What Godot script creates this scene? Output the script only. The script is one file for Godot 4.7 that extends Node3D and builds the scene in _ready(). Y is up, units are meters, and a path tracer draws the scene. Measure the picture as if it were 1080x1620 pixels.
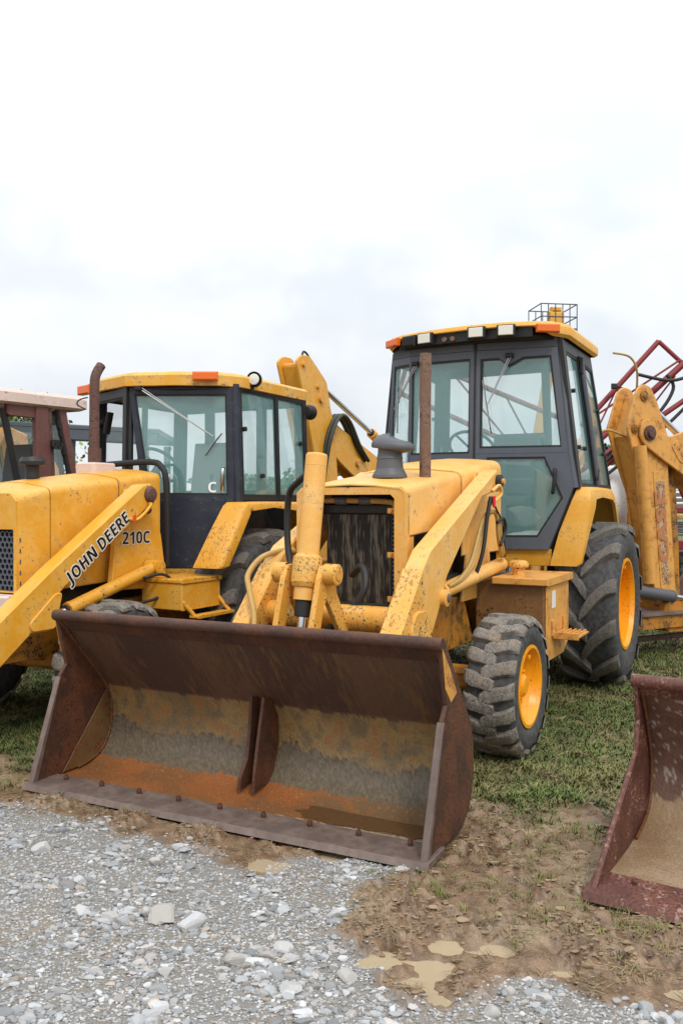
extends Node3D
# A row of worn loader-backhoes on wet ground under an overcast sky.

var M := {}
var rng := RandomNumberGenerator.new()
var taken := {}

# ---------------------------------------------------------------- mesh builder
class B:
	var v := PackedVector3Array()
	var n := PackedVector3Array()
	var u := PackedVector2Array()
	var c := PackedColorArray()
	var use_c := false
	var use_u := false
	var col := Color.WHITE

	func tri(a: Vector3, b: Vector3, d: Vector3, na: Vector3, nb: Vector3, nd: Vector3) -> void:
		var g := (b - a).cross(d - a)
		v.append(a); n.append(na)
		if g.dot(na + nb + nd) > 0.0:
			v.append(d); v.append(b); n.append(nd); n.append(nb)
		else:
			v.append(b); v.append(d); n.append(nb); n.append(nd)
		if use_c:
			c.append(col); c.append(col); c.append(col)

	func quad(a: Vector3, b: Vector3, d: Vector3, e: Vector3, out := Vector3.ZERO) -> void:
		var g := (d - a).cross(e - b)
		if g.length_squared() < 1e-16:
			return
		g = g.normalized()
		if out != Vector3.ZERO and g.dot(out) < 0.0:
			g = -g
		tri(a, b, d, g, g, g)
		tri(a, d, e, g, g, g)

	func box(at: Vector3, size: Vector3, bevel := 0.006, turn := Basis()) -> void:
		var h := size * 0.5
		var bv: float = min(bevel, min(h.x, min(h.y, h.z)) * 0.9)
		var pts := PackedVector3Array([Vector3(-h.x, -h.y, -h.z), Vector3(h.x, -h.y, -h.z), Vector3(h.x, h.y, -h.z), Vector3(-h.x, h.y, -h.z)])
		var q := PackedVector3Array()
		for p in pts:
			q.append(at + turn * p)
		slab(q, turn * Vector3(0, 0, size.z), bv)

	# a flat polygon pushed along d, with chamfered rims
	func slab(pts: PackedVector3Array, d: Vector3, bevel := 0.0) -> void:
		var k := pts.size()
		var ctr := Vector3.ZERO
		for p in pts:
			ctr += p
		ctr /= k
		var nn := Vector3.ZERO
		for i in k:
			nn += (pts[i] - ctr).cross(pts[(i + 1) % k] - ctr)
		nn = nn.normalized()
		var dn := d.normalized()
		var ex := (pts[1] - pts[0]).normalized()
		var ey := nn.cross(ex)
		var flat := PackedVector2Array()
		for p in pts:
			flat.append(Vector2((p - pts[0]).dot(ex), (p - pts[0]).dot(ey)))
		# inset rim
		var ins := PackedVector2Array()
		for i in k:
			var p0 := flat[(i + k - 1) % k]
			var p1 := flat[i]
			var p2 := flat[(i + 1) % k]
			var e1 := (p1 - p0).normalized()
			var e2 := (p2 - p1).normalized()
			var n1 := Vector2(-e1.y, e1.x)
			var n2 := Vector2(-e2.y, e2.x)
			var m := (n1 + n2)
			var den: float = max(0.35, 1.0 + n1.dot(n2))
			ins.append(p1 + m / den * bevel)
		var idx := Geometry2D.triangulate_polygon(ins)
		var bot := PackedVector3Array()
		var top := PackedVector3Array()
		var step := dn * bevel
		for i in k:
			var w := pts[0] + ex * ins[i].x + ey * ins[i].y
			bot.append(w)
			top.append(w + d)
		for i in range(0, idx.size(), 3):
			tri(top[idx[i]], top[idx[i + 1]], top[idx[i + 2]], dn, dn, dn)
			tri(bot[idx[i]], bot[idx[i + 1]], bot[idx[i + 2]], -dn, -dn, -dn)
		for i in k:
			var j := (i + 1) % k
			var o := (pts[j] - pts[i]).cross(nn)
			quad(pts[i] + step, pts[j] + step, pts[j] + d - step, pts[i] + d - step, o)
			if bevel > 0.0:
				quad(bot[i], bot[j], pts[j] + step, pts[i] + step, o.normalized() - dn)
				quad(top[i], top[j], pts[j] + d - step, pts[i] + d - step, o.normalized() + dn)

	# profile in (z, y) pushed along x
	func prism(poly: Array, x0: float, x1: float, bevel := 0.006) -> void:
		var p := PackedVector3Array()
		for q in poly:
			p.append(Vector3(x0, q.y, q.x))
		slab(p, Vector3(x1 - x0, 0, 0), bevel)

	# plan in (x, z) pushed up
	func plan(poly: Array, y0: float, y1: float, bevel := 0.006) -> void:
		var p := PackedVector3Array()
		for q in poly:
			p.append(Vector3(q.x, y0, q.y))
		slab(p, Vector3(0, y1 - y0, 0), bevel)

	# frame between two outlines with the same count
	func ring(a: PackedVector3Array, b: PackedVector3Array, d: Vector3) -> void:
		var k := a.size()
		for i in k:
			var j := (i + 1) % k
			quad(a[i], a[j], b[j], b[i], -d)
			quad(a[i] + d, a[j] + d, b[j] + d, b[i] + d, d)
			var side := (a[j] - a[i]).cross(d)
			var inward := b[i] + b[j] - a[i] - a[j]
			if side.dot(inward) > 0.0:
				side = -side
			quad(a[i], a[j], a[j] + d, a[i] + d, side)
			quad(b[i], b[j], b[j] + d, b[i] + d, -side)

	func tube(path: PackedVector3Array, rad, sides := 10, caps := true) -> void:
		var k := path.size()
		var rows := []
		var norms := []
		var t := (path[1] - path[0]).normalized()
		var up := Vector3.UP if abs(t.y) < 0.9 else Vector3.RIGHT
		var e := up.cross(t).normalized()
		for i in k:
			var a := path[max(i - 1, 0)]
			var b := path[min(i + 1, k - 1)]
			t = (b - a).normalized()
			e = (e - t * e.dot(t)).normalized()
			var f := t.cross(e)
			var r: float = rad[i] if rad is Array else rad
			var row := PackedVector3Array()
			var nr := PackedVector3Array()
			for s in sides:
				var w := TAU * s / sides
				var dir := e * cos(w) + f * sin(w)
				row.append(path[i] + dir * r)
				nr.append(dir)
			rows.append(row)
			norms.append(nr)
		for i in k - 1:
			for s in sides:
				var q := (s + 1) % sides
				tri(rows[i][s], rows[i][q], rows[i + 1][q], norms[i][s], norms[i][q], norms[i + 1][q])
				tri(rows[i][s], rows[i + 1][q], rows[i + 1][s], norms[i][s], norms[i + 1][q], norms[i + 1][s])
		if caps:
			for w in [[0, path[0] - path[1]], [k - 1, path[k - 1] - path[k - 2]]]:
				var nn: Vector3 = (w[1] as Vector3).normalized()
				var row: PackedVector3Array = rows[w[0]]
				for s in sides:
					tri(path[w[0]], row[s], row[(s + 1) % sides], nn, nn, nn)

	func rod(a: Vector3, b: Vector3, r: float, sides := 12) -> void:
		tube(PackedVector3Array([a, b]), r, sides)

	# profile of Vector2(radius, along) turned about an axis
	func lathe(prof: Array, at: Vector3, axis: Vector3, segs := 24) -> void:
		var t := axis.normalized()
		var up := Vector3.UP if abs(t.y) < 0.9 else Vector3.RIGHT
		var e := up.cross(t).normalized()
		var f := t.cross(e)
		for i in prof.size() - 1:
			var p: Vector2 = prof[i]
			var q: Vector2 = prof[i + 1]
			var sl := Vector2(q.y - p.y, -(q.x - p.x))
			if sl.length() < 1e-7:
				continue
			sl = sl.normalized()
			for s in segs:
				var w0 := TAU * s / segs
				var w1 := TAU * (s + 1) / segs
				var d0 := e * cos(w0) + f * sin(w0)
				var d1 := e * cos(w1) + f * sin(w1)
				var n0 := d0 * sl.x + t * sl.y
				var n1 := d1 * sl.x + t * sl.y
				var a := at + d0 * p.x + t * p.y
				var b := at + d1 * p.x + t * p.y
				var g := at + d1 * q.x + t * q.y
				var h := at + d0 * q.x + t * q.y
				if p.x > 1e-6:
					tri(a, b, g, n0, n1, n1)
				if q.x > 1e-6:
					tri(a, g, h, n0, n1, n0)

	# rows of points joined into a skin; normals shared where the bend is soft
	func grid(rows: Array, closed := false, crease := 0.75, out_from = null) -> void:
		var R := rows.size()
		var C: int = rows[0].size()
		var cells := C if closed else C - 1
		var fn := []
		var mid := Vector3.ZERO
		for r in R:
			for p in rows[r]:
				mid += p
		mid /= R * C
		if out_from != null:
			mid = out_from
		for r in R - 1:
			var line := PackedVector3Array()
			for k in cells:
				var k2 := (k + 1) % C
				var g: Vector3 = (rows[r + 1][k2] - rows[r][k]).cross(rows[r + 1][k] - rows[r][k2])
				g = g.normalized()
				line.append(g)
			fn.append(line)
		# one orientation for the whole skin
		var vote := 0.0
		for r in R - 1:
			for k in cells:
				vote += fn[r][k].dot(rows[r][k] - mid)
		var sg := 1.0 if vote >= 0.0 else -1.0
		for r in R - 1:
			for k in cells:
				var k2 := (k + 1) % C
				var me: Vector3 = fn[r][k] * sg
				var cs := [Vector2i(r, k), Vector2i(r, k2), Vector2i(r + 1, k2), Vector2i(r + 1, k)]
				var ns := []
				for w in cs:
					var s := me
					for dr in [-1, 0]:
						for dk in [-1, 0]:
							var rr: int = w.x + dr
							var kk: int = w.y + dk
							if closed:
								kk = (kk + C) % C
							if rr < 0 or rr >= R - 1 or kk < 0 or kk >= cells:
								continue
							var o: Vector3 = fn[rr][kk] * sg
							if o.dot(me) > crease:
								s += o
					ns.append(s.normalized())
				tri(rows[r][k], rows[r][k2], rows[r + 1][k2], ns[0], ns[1], ns[2])
				tri(rows[r][k], rows[r + 1][k2], rows[r + 1][k], ns[0], ns[2], ns[3])

	func mesh(mat: Material) -> ArrayMesh:
		var a := []
		a.resize(Mesh.ARRAY_MAX)
		a[Mesh.ARRAY_VERTEX] = v
		a[Mesh.ARRAY_NORMAL] = n
		if use_c:
			a[Mesh.ARRAY_COLOR] = c
		if use_u:
			a[Mesh.ARRAY_TEX_UV] = u
		var m := ArrayMesh.new()
		m.add_surface_from_arrays(Mesh.PRIMITIVE_TRIANGLES, a)
		m.surface_set_material(0, mat)
		return m

# ---------------------------------------------------------------- naming and parenting
func numbered(called: String) -> String:
	if not taken.has(called):
		taken[called] = 0
		return called
	taken[called] += 1
	return "%s_%03d" % [called, taken[called]]

func tag(o: Node, label: String, category: String, group := "", kind := "") -> void:
	if label: o.set_meta("label", label)
	if category: o.set_meta("category", category)
	if group: o.set_meta("group", group)
	if kind: o.set_meta("kind", kind)

func thing(called: String, label: String, category: String, at := Vector3.ZERO, turn := 0.0, group := "") -> Node3D:
	var o := Node3D.new()
	o.name = numbered(called)
	add_child(o)
	o.position = at
	o.rotation_degrees.y = turn
	tag(o, label, category, group)
	return o

func part(b: B, called: String, mat: Material, parent: Node, label := "") -> MeshInstance3D:
	var o := MeshInstance3D.new()
	o.mesh = b.mesh(mat)
	o.name = called if parent != self else numbered(called)
	parent.add_child(o, true)
	if label: o.set_meta("label", label)
	return o

func structure(b: B, called: String, mat: Material) -> MeshInstance3D:
	var o := part(b, called, mat, self)
	o.set_meta("kind", "structure")
	return o

func V(a: Array) -> PackedVector3Array:
	return PackedVector3Array(a)

func P2(flat: Array) -> Array:
	var o := []
	for i in range(0, flat.size(), 2):
		o.append(Vector2(flat[i], flat[i + 1]))
	return o

func curve(pts: Array, sub := 6) -> PackedVector3Array:
	var o := PackedVector3Array()
	for i in pts.size() - 1:
		var a: Vector3 = pts[max(i - 1, 0)]
		var b: Vector3 = pts[i]
		var d: Vector3 = pts[i + 1]
		var e: Vector3 = pts[min(i + 2, pts.size() - 1)]
		for s in sub:
			o.append(b.cubic_interpolate(d, a, e, float(s) / sub))
	o.append(pts[-1])
	return o

# round the corners of a flat outline
func rounded(poly: Array, r: float, k := 3) -> Array:
	var o := []
	for i in poly.size():
		var a: Vector2 = poly[(i + poly.size() - 1) % poly.size()]
		var b: Vector2 = poly[i]
		var d: Vector2 = poly[(i + 1) % poly.size()]
		var rr: float = min(r, min(b.distance_to(a), b.distance_to(d)) * 0.45)
		var s := b + (a - b).normalized() * rr
		var e := b + (d - b).normalized() * rr
		for q in k + 1:
			var t := float(q) / k
			o.append(s.lerp(b, t).lerp(b.lerp(e, t), t))
	return o

# ---------------------------------------------------------------- textures and materials
func noise_bytes(seed_: int, freq: float, size: int, octaves := 4, type := FastNoiseLite.TYPE_SIMPLEX_SMOOTH) -> PackedByteArray:
	var f := FastNoiseLite.new()
	f.seed = seed_
	f.noise_type = type
	f.frequency = freq
	f.fractal_octaves = octaves
	var im := f.get_seamless_image(size, size, false, false, 0.12, true)
	im.convert(Image.FORMAT_L8)
	return im.get_data()

func tex_from(size: int, layers: Array, fn: Callable) -> ImageTexture:
	var a: PackedByteArray = layers[0]
	var b: PackedByteArray = layers[1]
	var d: PackedByteArray = layers[2]
	var out := PackedByteArray()
	out.resize(size * size * 3)
	var k := 0
	for i in size * size:
		var q: Color = fn.call(a[i] / 255.0, b[i] / 255.0, d[i] / 255.0)
		out[k] = int(clampf(q.r, 0, 1) * 255.0)
		out[k + 1] = int(clampf(q.g, 0, 1) * 255.0)
		out[k + 2] = int(clampf(q.b, 0, 1) * 255.0)
		k += 3
	var im := Image.create_from_data(size, size, false, Image.FORMAT_RGB8, out)
	im.generate_mipmaps()
	return ImageTexture.create_from_image(im)

func bump_from(bytes: PackedByteArray, size: int, strength: float) -> ImageTexture:
	var im := Image.create_from_data(size, size, false, Image.FORMAT_L8, bytes)
	im.convert(Image.FORMAT_RGBA8)
	im.bump_map_to_normal_map(strength)
	return ImageTexture.create_from_image(im)

func std(col: Color, rough: float, metal := 0.0) -> StandardMaterial3D:
	var m := StandardMaterial3D.new()
	m.albedo_color = col
	m.roughness = rough
	m.metallic = metal
	return m

func triplanar(t: Texture2D, rough: float, scale := 1.0, metal := 0.0, bump: Texture2D = null, bump_scale := 1.0) -> StandardMaterial3D:
	var m := StandardMaterial3D.new()
	m.albedo_texture = t
	m.uv1_triplanar = true
	m.uv1_scale = Vector3.ONE * scale
	m.roughness = rough
	m.metallic = metal
	if bump:
		m.normal_enabled = true
		m.normal_texture = bump
		m.normal_scale = bump_scale
	return m

var NL := []   # shared noise layers: broad, middle, fine, speckle

func paint(base: Color, fade: Color, rust: Color, chips: float, stain: float, rough := 0.42, scale := 1.0, shift := 0) -> StandardMaterial3D:
	var low: PackedByteArray = NL[0 + shift]
	var mid: PackedByteArray = NL[2]
	var fine: PackedByteArray = NL[3]
	var dark := rust.darkened(0.45)
	var t := tex_from(512, [low, mid, fine], func(a, b, d):
		var q: Color = base.lerp(fade, smoothstep(0.3, 0.75, a * 0.6 + b * 0.4))
		q = q.lerp(rust.lerp(base, 0.35), stain * smoothstep(0.5, 0.85, b * 0.75 + d * 0.25 + (a - 0.5) * 0.5))
		var e: float = d * 0.72 + b * 0.28 + (a - 0.5) * 0.22
		if e > 1.0 - chips:
			q = rust.lerp(dark, clampf((e - 1.0 + chips) * 12.0, 0, 1))
		elif e > 0.965 - chips:
			q = q.lerp(rust, 0.35)
		return q * (0.97 + 0.06 * d))
	return triplanar(t, rough, scale)

func make_materials() -> void:
	var S := 512
	NL = [noise_bytes(11, 0.006, S), noise_bytes(12, 0.007, S), noise_bytes(13, 0.022, S), noise_bytes(14, 0.075, S), noise_bytes(15, 0.25, S, 2)]
	var fine_bump := bump_from(NL[3], S, 3.0)
	var speck_bump := bump_from(NL[4], S, 4.0)
	var mid_bump := bump_from(NL[2], S, 6.0)
	var rust := Color(0.36, 0.2, 0.1)
	M.yellow = paint(Color(0.90, 0.67, 0.32), Color(0.935, 0.745, 0.45), rust, 0.19, 0.2)
	M.yellow_chipped = paint(Color(0.87, 0.62, 0.24), Color(0.92, 0.74, 0.42), Color(0.33, 0.19, 0.11), 0.30, 0.25)
	M.yellow_deep = paint(Color(0.86, 0.61, 0.17), Color(0.90, 0.69, 0.32), rust, 0.19, 0.18, 0.42, 1.0, 1)
	M.yellow_deep_chipped = paint(Color(0.85, 0.60, 0.16), Color(0.89, 0.67, 0.29), rust, 0.27, 0.3, 0.45, 1.0, 1)
	M.yellow_dirty = paint(Color(0.72, 0.47, 0.12), Color(0.56, 0.40, 0.17), Color(0.25, 0.15, 0.08), 0.30, 0.6, 0.6)
	M.yellow_boom = paint(Color(0.85, 0.62, 0.30), Color(0.80, 0.57, 0.28), rust, 0.22, 0.45, 0.5)
	M.rim = paint(Color(0.96, 0.63, 0.05), Color(0.94, 0.62, 0.09), rust, 0.24, 0.08, 0.35)
	M.roof = paint(Color(0.85, 0.62, 0.26), Color(0.90, 0.70, 0.38), rust, 0.27, 0.5, 0.5)
	M.roof_top = paint(Color(0.87, 0.63, 0.2), Color(0.9, 0.74, 0.46), rust, 0.21, 0.3, 0.5)
	M.tank_brown = paint(Color(0.46, 0.32, 0.19), Color(0.57, 0.41, 0.22), Color(0.23, 0.15, 0.11), 0.26, 0.6, 0.55)
	M.cab_grey = paint(Color(0.31, 0.33, 0.365), Color(0.335, 0.355, 0.39), Color(0.25, 0.24, 0.24), 0.15, 0.1, 0.45)
	M.cab_navy = paint(Color(0.135, 0.155, 0.21), Color(0.17, 0.185, 0.235), Color(0.55, 0.5, 0.42), 0.19, 0.06, 0.42)
	M.black_paint = paint(Color(0.10, 0.10, 0.11), Color(0.14, 0.14, 0.145), Color(0.2, 0.19, 0.17), 0.32, 0.3, 0.5)
	M.maroon = paint(Color(0.41, 0.25, 0.235), Color(0.45, 0.3, 0.28), Color(0.28, 0.17, 0.14), 0.25, 0.3, 0.6)
	M.pink_roof = paint(Color(0.83, 0.74, 0.70), Color(0.87, 0.80, 0.77), Color(0.62, 0.42, 0.33), 0.2, 0.3, 0.6)
	M.red = paint(Color(0.50, 0.15, 0.155), Color(0.56, 0.2, 0.2), Color(0.25, 0.12, 0.1), 0.22, 0.2, 0.5)
	M.stack_rust = paint(Color(0.50, 0.38, 0.31), Color(0.60, 0.52, 0.46), Color(0.33, 0.19, 0.13), 0.40, 0.8, 0.85, 3.0)
	M.stack_dark = paint(Color(0.36, 0.25, 0.22), Color(0.42, 0.31, 0.28), Color(0.28, 0.18, 0.14), 0.36, 0.3, 0.75)
	# rusty plate
	var rust_tex := tex_from(S, [NL[0], NL[2], NL[3]], func(a, b, d):
		var q := Color(0.27, 0.165, 0.12).lerp(Color(0.36, 0.21, 0.13), smoothstep(0.3, 0.7, a))
		q = q.lerp(Color(0.47, 0.28, 0.12), 0.6 * smoothstep(0.6, 0.8, b * 0.6 + d * 0.4))
		q = q.lerp(Color(0.19, 0.125, 0.10), 0.7 * smoothstep(0.55, 0.75, d * 0.6 + (1.0 - b) * 0.4))
		return q)
	M.rust = triplanar(rust_tex, 0.62, 1.0, 0.0, fine_bump, 0.35)
	var rust_red := tex_from(S, [NL[1], NL[2], NL[3]], func(a, b, d):
		var q := Color(0.33, 0.19, 0.155).lerp(Color(0.42, 0.25, 0.20), smoothstep(0.3, 0.7, a * 0.6 + d * 0.4))
		q = q.lerp(Color(0.62, 0.53, 0.47), 0.85 * smoothstep(0.66, 0.74, b * 0.5 + d * 0.5 + (a - 0.5) * 0.3))
		q = q.lerp(Color(0.22, 0.13, 0.11), 0.6 * smoothstep(0.58, 0.75, 1.0 - d))
		return q)
	M.rust_red = triplanar(rust_red, 0.6, 1.3, 0.0, fine_bump, 0.35)
	var edge_tex := tex_from(S, [NL[1], NL[2], NL[4]], func(a, b, d):
		var q := Color(0.40, 0.345, 0.32).lerp(Color(0.50, 0.44, 0.41), smoothstep(0.3, 0.7, a * 0.5 + d * 0.5))
		q = q.lerp(Color(0.38, 0.26, 0.19), 0.5 * smoothstep(0.45, 0.75, b * 0.6 + d * 0.4))
		return q)
	M.edge_steel = triplanar(edge_tex, 0.55, 1.4, 0.15, speck_bump, 0.3)
	var tyre_tex := tex_from(S, [NL[0], NL[2], NL[3]], func(a, b, d):
		var q := Color(0.21, 0.21, 0.215).lerp(Color(0.30, 0.30, 0.30), smoothstep(0.3, 0.7, b))
		q = q.lerp(Color(0.42, 0.38, 0.33), 0.5 * smoothstep(0.55, 0.8, a * 0.4 + d * 0.6))
		return q)
	M.ochre_plate = paint(Color(0.44, 0.33, 0.19), Color(0.36, 0.28, 0.18), Color(0.55, 0.29, 0.12), 0.36, 0.7, 0.6)
	M.weld = paint(Color(0.40, 0.24, 0.12), Color(0.50, 0.30, 0.14), Color(0.26, 0.16, 0.11), 0.36, 0.4, 0.7)
	M.tyre = triplanar(tyre_tex, 0.82, 1.6, 0.0, fine_bump, 0.25)
	var lug_tex := tex_from(S, [NL[0], NL[2], NL[3]], func(a, b, d):
		var q := Color(0.42, 0.405, 0.385).lerp(Color(0.55, 0.52, 0.48), smoothstep(0.35, 0.7, d * 0.5 + b * 0.5))
		q = q.lerp(Color(0.55, 0.46, 0.37), 0.6 * smoothstep(0.5, 0.72, a * 0.5 + b * 0.5))
		q = q.lerp(Color(0.22, 0.22, 0.22), 0.7 * smoothstep(0.6, 0.78, 1.0 - d))
		return q)
	M.lug = triplanar(lug_tex, 0.88, 1.6, 0.0, fine_bump, 0.4)
	var lug_dark := tex_from(S, [NL[1], NL[2], NL[3]], func(a, b, d):
		var q := Color(0.36, 0.35, 0.335).lerp(Color(0.46, 0.43, 0.395), smoothstep(0.35, 0.7, d * 0.5 + b * 0.5))
		return q.lerp(Color(0.2, 0.2, 0.2), 0.6 * smoothstep(0.55, 0.75, 1.0 - d)))
	M.lug_dark = triplanar(lug_dark, 0.85, 1.6, 0.0, fine_bump, 0.4)
	# radiator core: fine fins with dried oil and dust
	var core := tex_from(S, [NL[0], NL[2], NL[3]], func(a, b, d):
		var q := Color(0.15, 0.145, 0.135).lerp(Color(0.46, 0.43, 0.375), smoothstep(0.40, 0.64, a * 0.5 + b * 0.5))
		return q * (0.75 + 0.5 * d))
	M.core = triplanar(core, 0.7, 2.0)
	M.core.uv1_scale = Vector3(5.0, 0.55, 5.0)
	M.black_rubber = std(Color(0.11, 0.11, 0.115), 0.6)
	M.dark = std(Color(0.06, 0.06, 0.06), 0.7)
	M.engine = paint(Color(0.13, 0.12, 0.11), Color(0.22, 0.19, 0.15), Color(0.3, 0.2, 0.1), 0.36, 0.5, 0.7)
	M.chrome = std(Color(0.82, 0.83, 0.85), 0.16, 1.0)
	M.hose = std(Color(0.13, 0.13, 0.13), 0.55)
	M.hose_green = std(Color(0.21, 0.22, 0.18), 0.6)
	M.brass_line = paint(Color(0.70, 0.55, 0.28), Color(0.76, 0.62, 0.36), Color(0.45, 0.34, 0.2), 0.2, 0.25, 0.5)
	M.plastic_grey = std(Color(0.335, 0.34, 0.355), 0.5)
	M.glass = std(Color(0.72, 0.95, 0.95, 0.15), 0.012)  # tinted glass; its pale veil also stands in for reflected sky
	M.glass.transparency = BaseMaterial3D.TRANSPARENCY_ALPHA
	M.glass_dark = std(Color(0.30, 0.36, 0.37, 0.55), 0.02)
	M.glass_dark.transparency = BaseMaterial3D.TRANSPARENCY_ALPHA
	M.amber = std(Color(0.88, 0.42, 0.10), 0.25)
	M.lens = std(Color(0.86, 0.86, 0.82), 0.25)
	M.white_paint = std(Color(0.88, 0.87, 0.84), 0.5)
	M.tank_white = paint(Color(0.84, 0.84, 0.82), Color(0.90, 0.90, 0.89), Color(0.6, 0.55, 0.5), 0.26, 0.2, 0.5)
	M.chalk = std(Color(0.98, 0.98, 0.97), 0.7)
	M.wiper_steel = std(Color(0.68, 0.69, 0.71), 0.35, 0.7)
	M.letter_black = std(Color(0.05, 0.05, 0.05), 0.45)
	M.letter_white = std(Color(0.9, 0.89, 0.85), 0.5)
	M.letter_faded = paint(Color(0.66, 0.36, 0.18), Color(0.78, 0.52, 0.26), Color(0.8, 0.74, 0.66), 0.36, 0.5, 0.6, 3.0)
	M.decal_pale = paint(Color(0.74, 0.69, 0.62), Color(0.80, 0.57, 0.29), Color(0.5, 0.3, 0.14), 0.45, 0.6, 0.6, 3.0)
	M.seat = std(Color(0.40, 0.41, 0.41), 0.8)
	M.seat_pale = std(Color(0.62, 0.61, 0.56), 0.8)
	M.red_tag = std(Color(0.85, 0.10, 0.14), 0.5)
	M.orange_tag = std(Color(0.85, 0.30, 0.08), 0.5)
	M.galvanised = std(Color(0.66, 0.68, 0.69), 0.4, 0.7)
	M.bark = paint(Color(0.26, 0.21, 0.16), Color(0.33, 0.28, 0.22), Color(0.18, 0.14, 0.1), 0.4, 0.3, 0.9)

# ---------------------------------------------------------------- scene
func _ready() -> void:
	rng.seed = 20240
	# camera
	var cam := Camera3D.new()
	cam.name = "camera"
	add_child(cam)
	cam.position = Vector3(0, 1.536, 0)
	cam.rotation_degrees.x = -0.58
	cam.fov = 61.97
	cam.near = 0.05
	cam.far = 900.0
	cam.current = true
	# sky, sun, exposure
	var we := WorldEnvironment.new()
	we.name = "world_environment"
	var env := Environment.new()
	env.background_mode = Environment.BG_SKY
	env.tonemap_mode = Environment.TONE_MAPPER_LINEAR
	env.tonemap_exposure = 1.0
	env.sdfgi_enabled = true
	env.ssao_enabled = true
	env.ssil_enabled = true
	env.sky = Sky.new()
	env.sky.sky_material = overcast()
	we.environment = env
	add_child(we)
	var sun := DirectionalLight3D.new()
	sun.name = "sun"
	sun.light_energy = 0.5
	sun.light_color = Color(1.0, 0.97, 0.92)
	sun.light_angular_distance = 14.0
	sun.shadow_enabled = true
	add_child(sun)
	sun.look_at_from_position(Vector3(2.5, 9, 4.5), Vector3(0, 0, -3), Vector3.UP)
	make_materials()
	print("materials done ", Time.get_ticks_msec())
	# large structure
	build_ground()
	build_far()
	print("ground done ", Time.get_ticks_msec())
	# machines
	build_main_loader()
	build_side_loader()
	print("loaders done ", Time.get_ticks_msec())
	build_maroon_machine()
	build_right_bucket()
	build_boom_behind()
	build_sprayer()
	build_background_things()
	# small things
	build_grass()
	build_stones()
	print("all done ", Time.get_ticks_msec())

func overcast() -> PanoramaSkyMaterial:
	var w := 768
	var h := 384
	var f := FastNoiseLite.new()
	f.seed = 5
	f.frequency = 1.3
	f.fractal_octaves = 5
	f.domain_warp_enabled = true
	f.domain_warp_amplitude = 0.35
	f.domain_warp_frequency = 1.0
	var im := Image.create(w, h, false, Image.FORMAT_RGBF)
	for y in h:
		var el := PI * (0.5 - (y + 0.5) / h)
		for x in w:
			var az := TAU * (x + 0.5) / w
			var d := Vector3(cos(el) * sin(az), sin(el), cos(el) * cos(az))
			var q: Vector3 = d / (abs(d.y) + 0.35)
			var k := f.get_noise_3d(q.x * 1.2 + 3.0, d.y * 2.5, q.z * 1.2) * 0.5 + 0.5
			k = smoothstep(0.30, 0.70, k)
			# an overcast sky grows brighter towards the zenith
			var up := 0.89 + 0.24 * smoothstep(0.0, 0.5, d.y) + 0.75 * smoothstep(0.3, 1.0, d.y)
			var pale := Color(1.02, 1.05, 1.08)
			var grey := Color(0.86, 0.92, 0.99)
			var cl := grey.lerp(pale, k) * up
			if d.y < 0.0:
				cl = cl.lerp(Color(0.45, 0.45, 0.42), smoothstep(0.0, -0.1, d.y))
			im.set_pixel(x, y, cl)
	var m := PanoramaSkyMaterial.new()
	m.panorama = ImageTexture.create_from_image(im)
	return m

# ---------------------------------------------------------------- ground
const GRAVEL := [-2.6, -4.75, -1.97, -4.41, -1.73, -4.31, -1.37, -4.18, -1.0, -3.94, -0.8, -3.83, -0.58, -3.73, -0.36, -3.5, -0.24, -3.68, 0.06, -3.70, 0.27, -3.63, 0.15, -3.44, 0.0, -3.31, -0.02, -3.06, 0.04, -2.87, 0.14, -2.7, 0.31, -2.6, 0.43, -2.61, 0.57, -2.73, 0.73, -2.72, 0.81, -2.58, 1.03, -2.55, 1.6, -2.5, 4.0, -2.4, 4.0, 12.0, -8.0, 12.0, -8.0, -5.2]
const GRASS_LINE := [-9.0, -6.4, -4.0, -5.7, -2.5, -5.25, -2.06, -5.12, -1.72, -4.82, -1.41, -4.72, -0.4, -4.5, 0.74, -4.29, 0.9, -4.18, 1.24, -4.22, 1.32, -3.9, 1.9, -3.8, 3.0, -3.5, 9.0, -3.0]
const POOLS := [0.12, -2.87, 0.083, 0.3, -2.83, 0.105, 0.24, -2.74, 0.078, 0.3, -2.65, 0.063, 0.37, -2.97, 0.084, 0.53, -2.94, 0.084, 0.72, -2.8, 0.064, 0.78, -2.93, 0.07, -0.3, -3.64, 0.136, -0.05, -3.72, 0.099, 0.87, -4.02, 0.104, 1.22, -4.08, 0.08, 1.06, -3.78, 0.063, 1.05, -2.68, 0.08]
var gx0 := -3.6
var gz0 := -6.4
var gstep := 0.03
var gw := 250
var gh := 175
var gmask := PackedFloat32Array()
var nz := FastNoiseLite.new()
var nz2 := FastNoiseLite.new()

func gravel_raw(x: float, z: float, poly: PackedVector2Array) -> float:
	var p := Vector2(x + 0.10 * nz.get_noise_2d(x * 3.0, z * 3.0), z + 0.10 * nz.get_noise_2d(x * 3.0 + 50.0, z * 3.0))
	var d := 1e9
	for i in poly.size():
		var q := Geometry2D.get_closest_point_to_segment(p, poly[i], poly[(i + 1) % poly.size()])
		d = min(d, p.distance_squared_to(q))
	d = sqrt(d)
	return d if Geometry2D.is_point_in_polygon(p, poly) else -d

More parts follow.
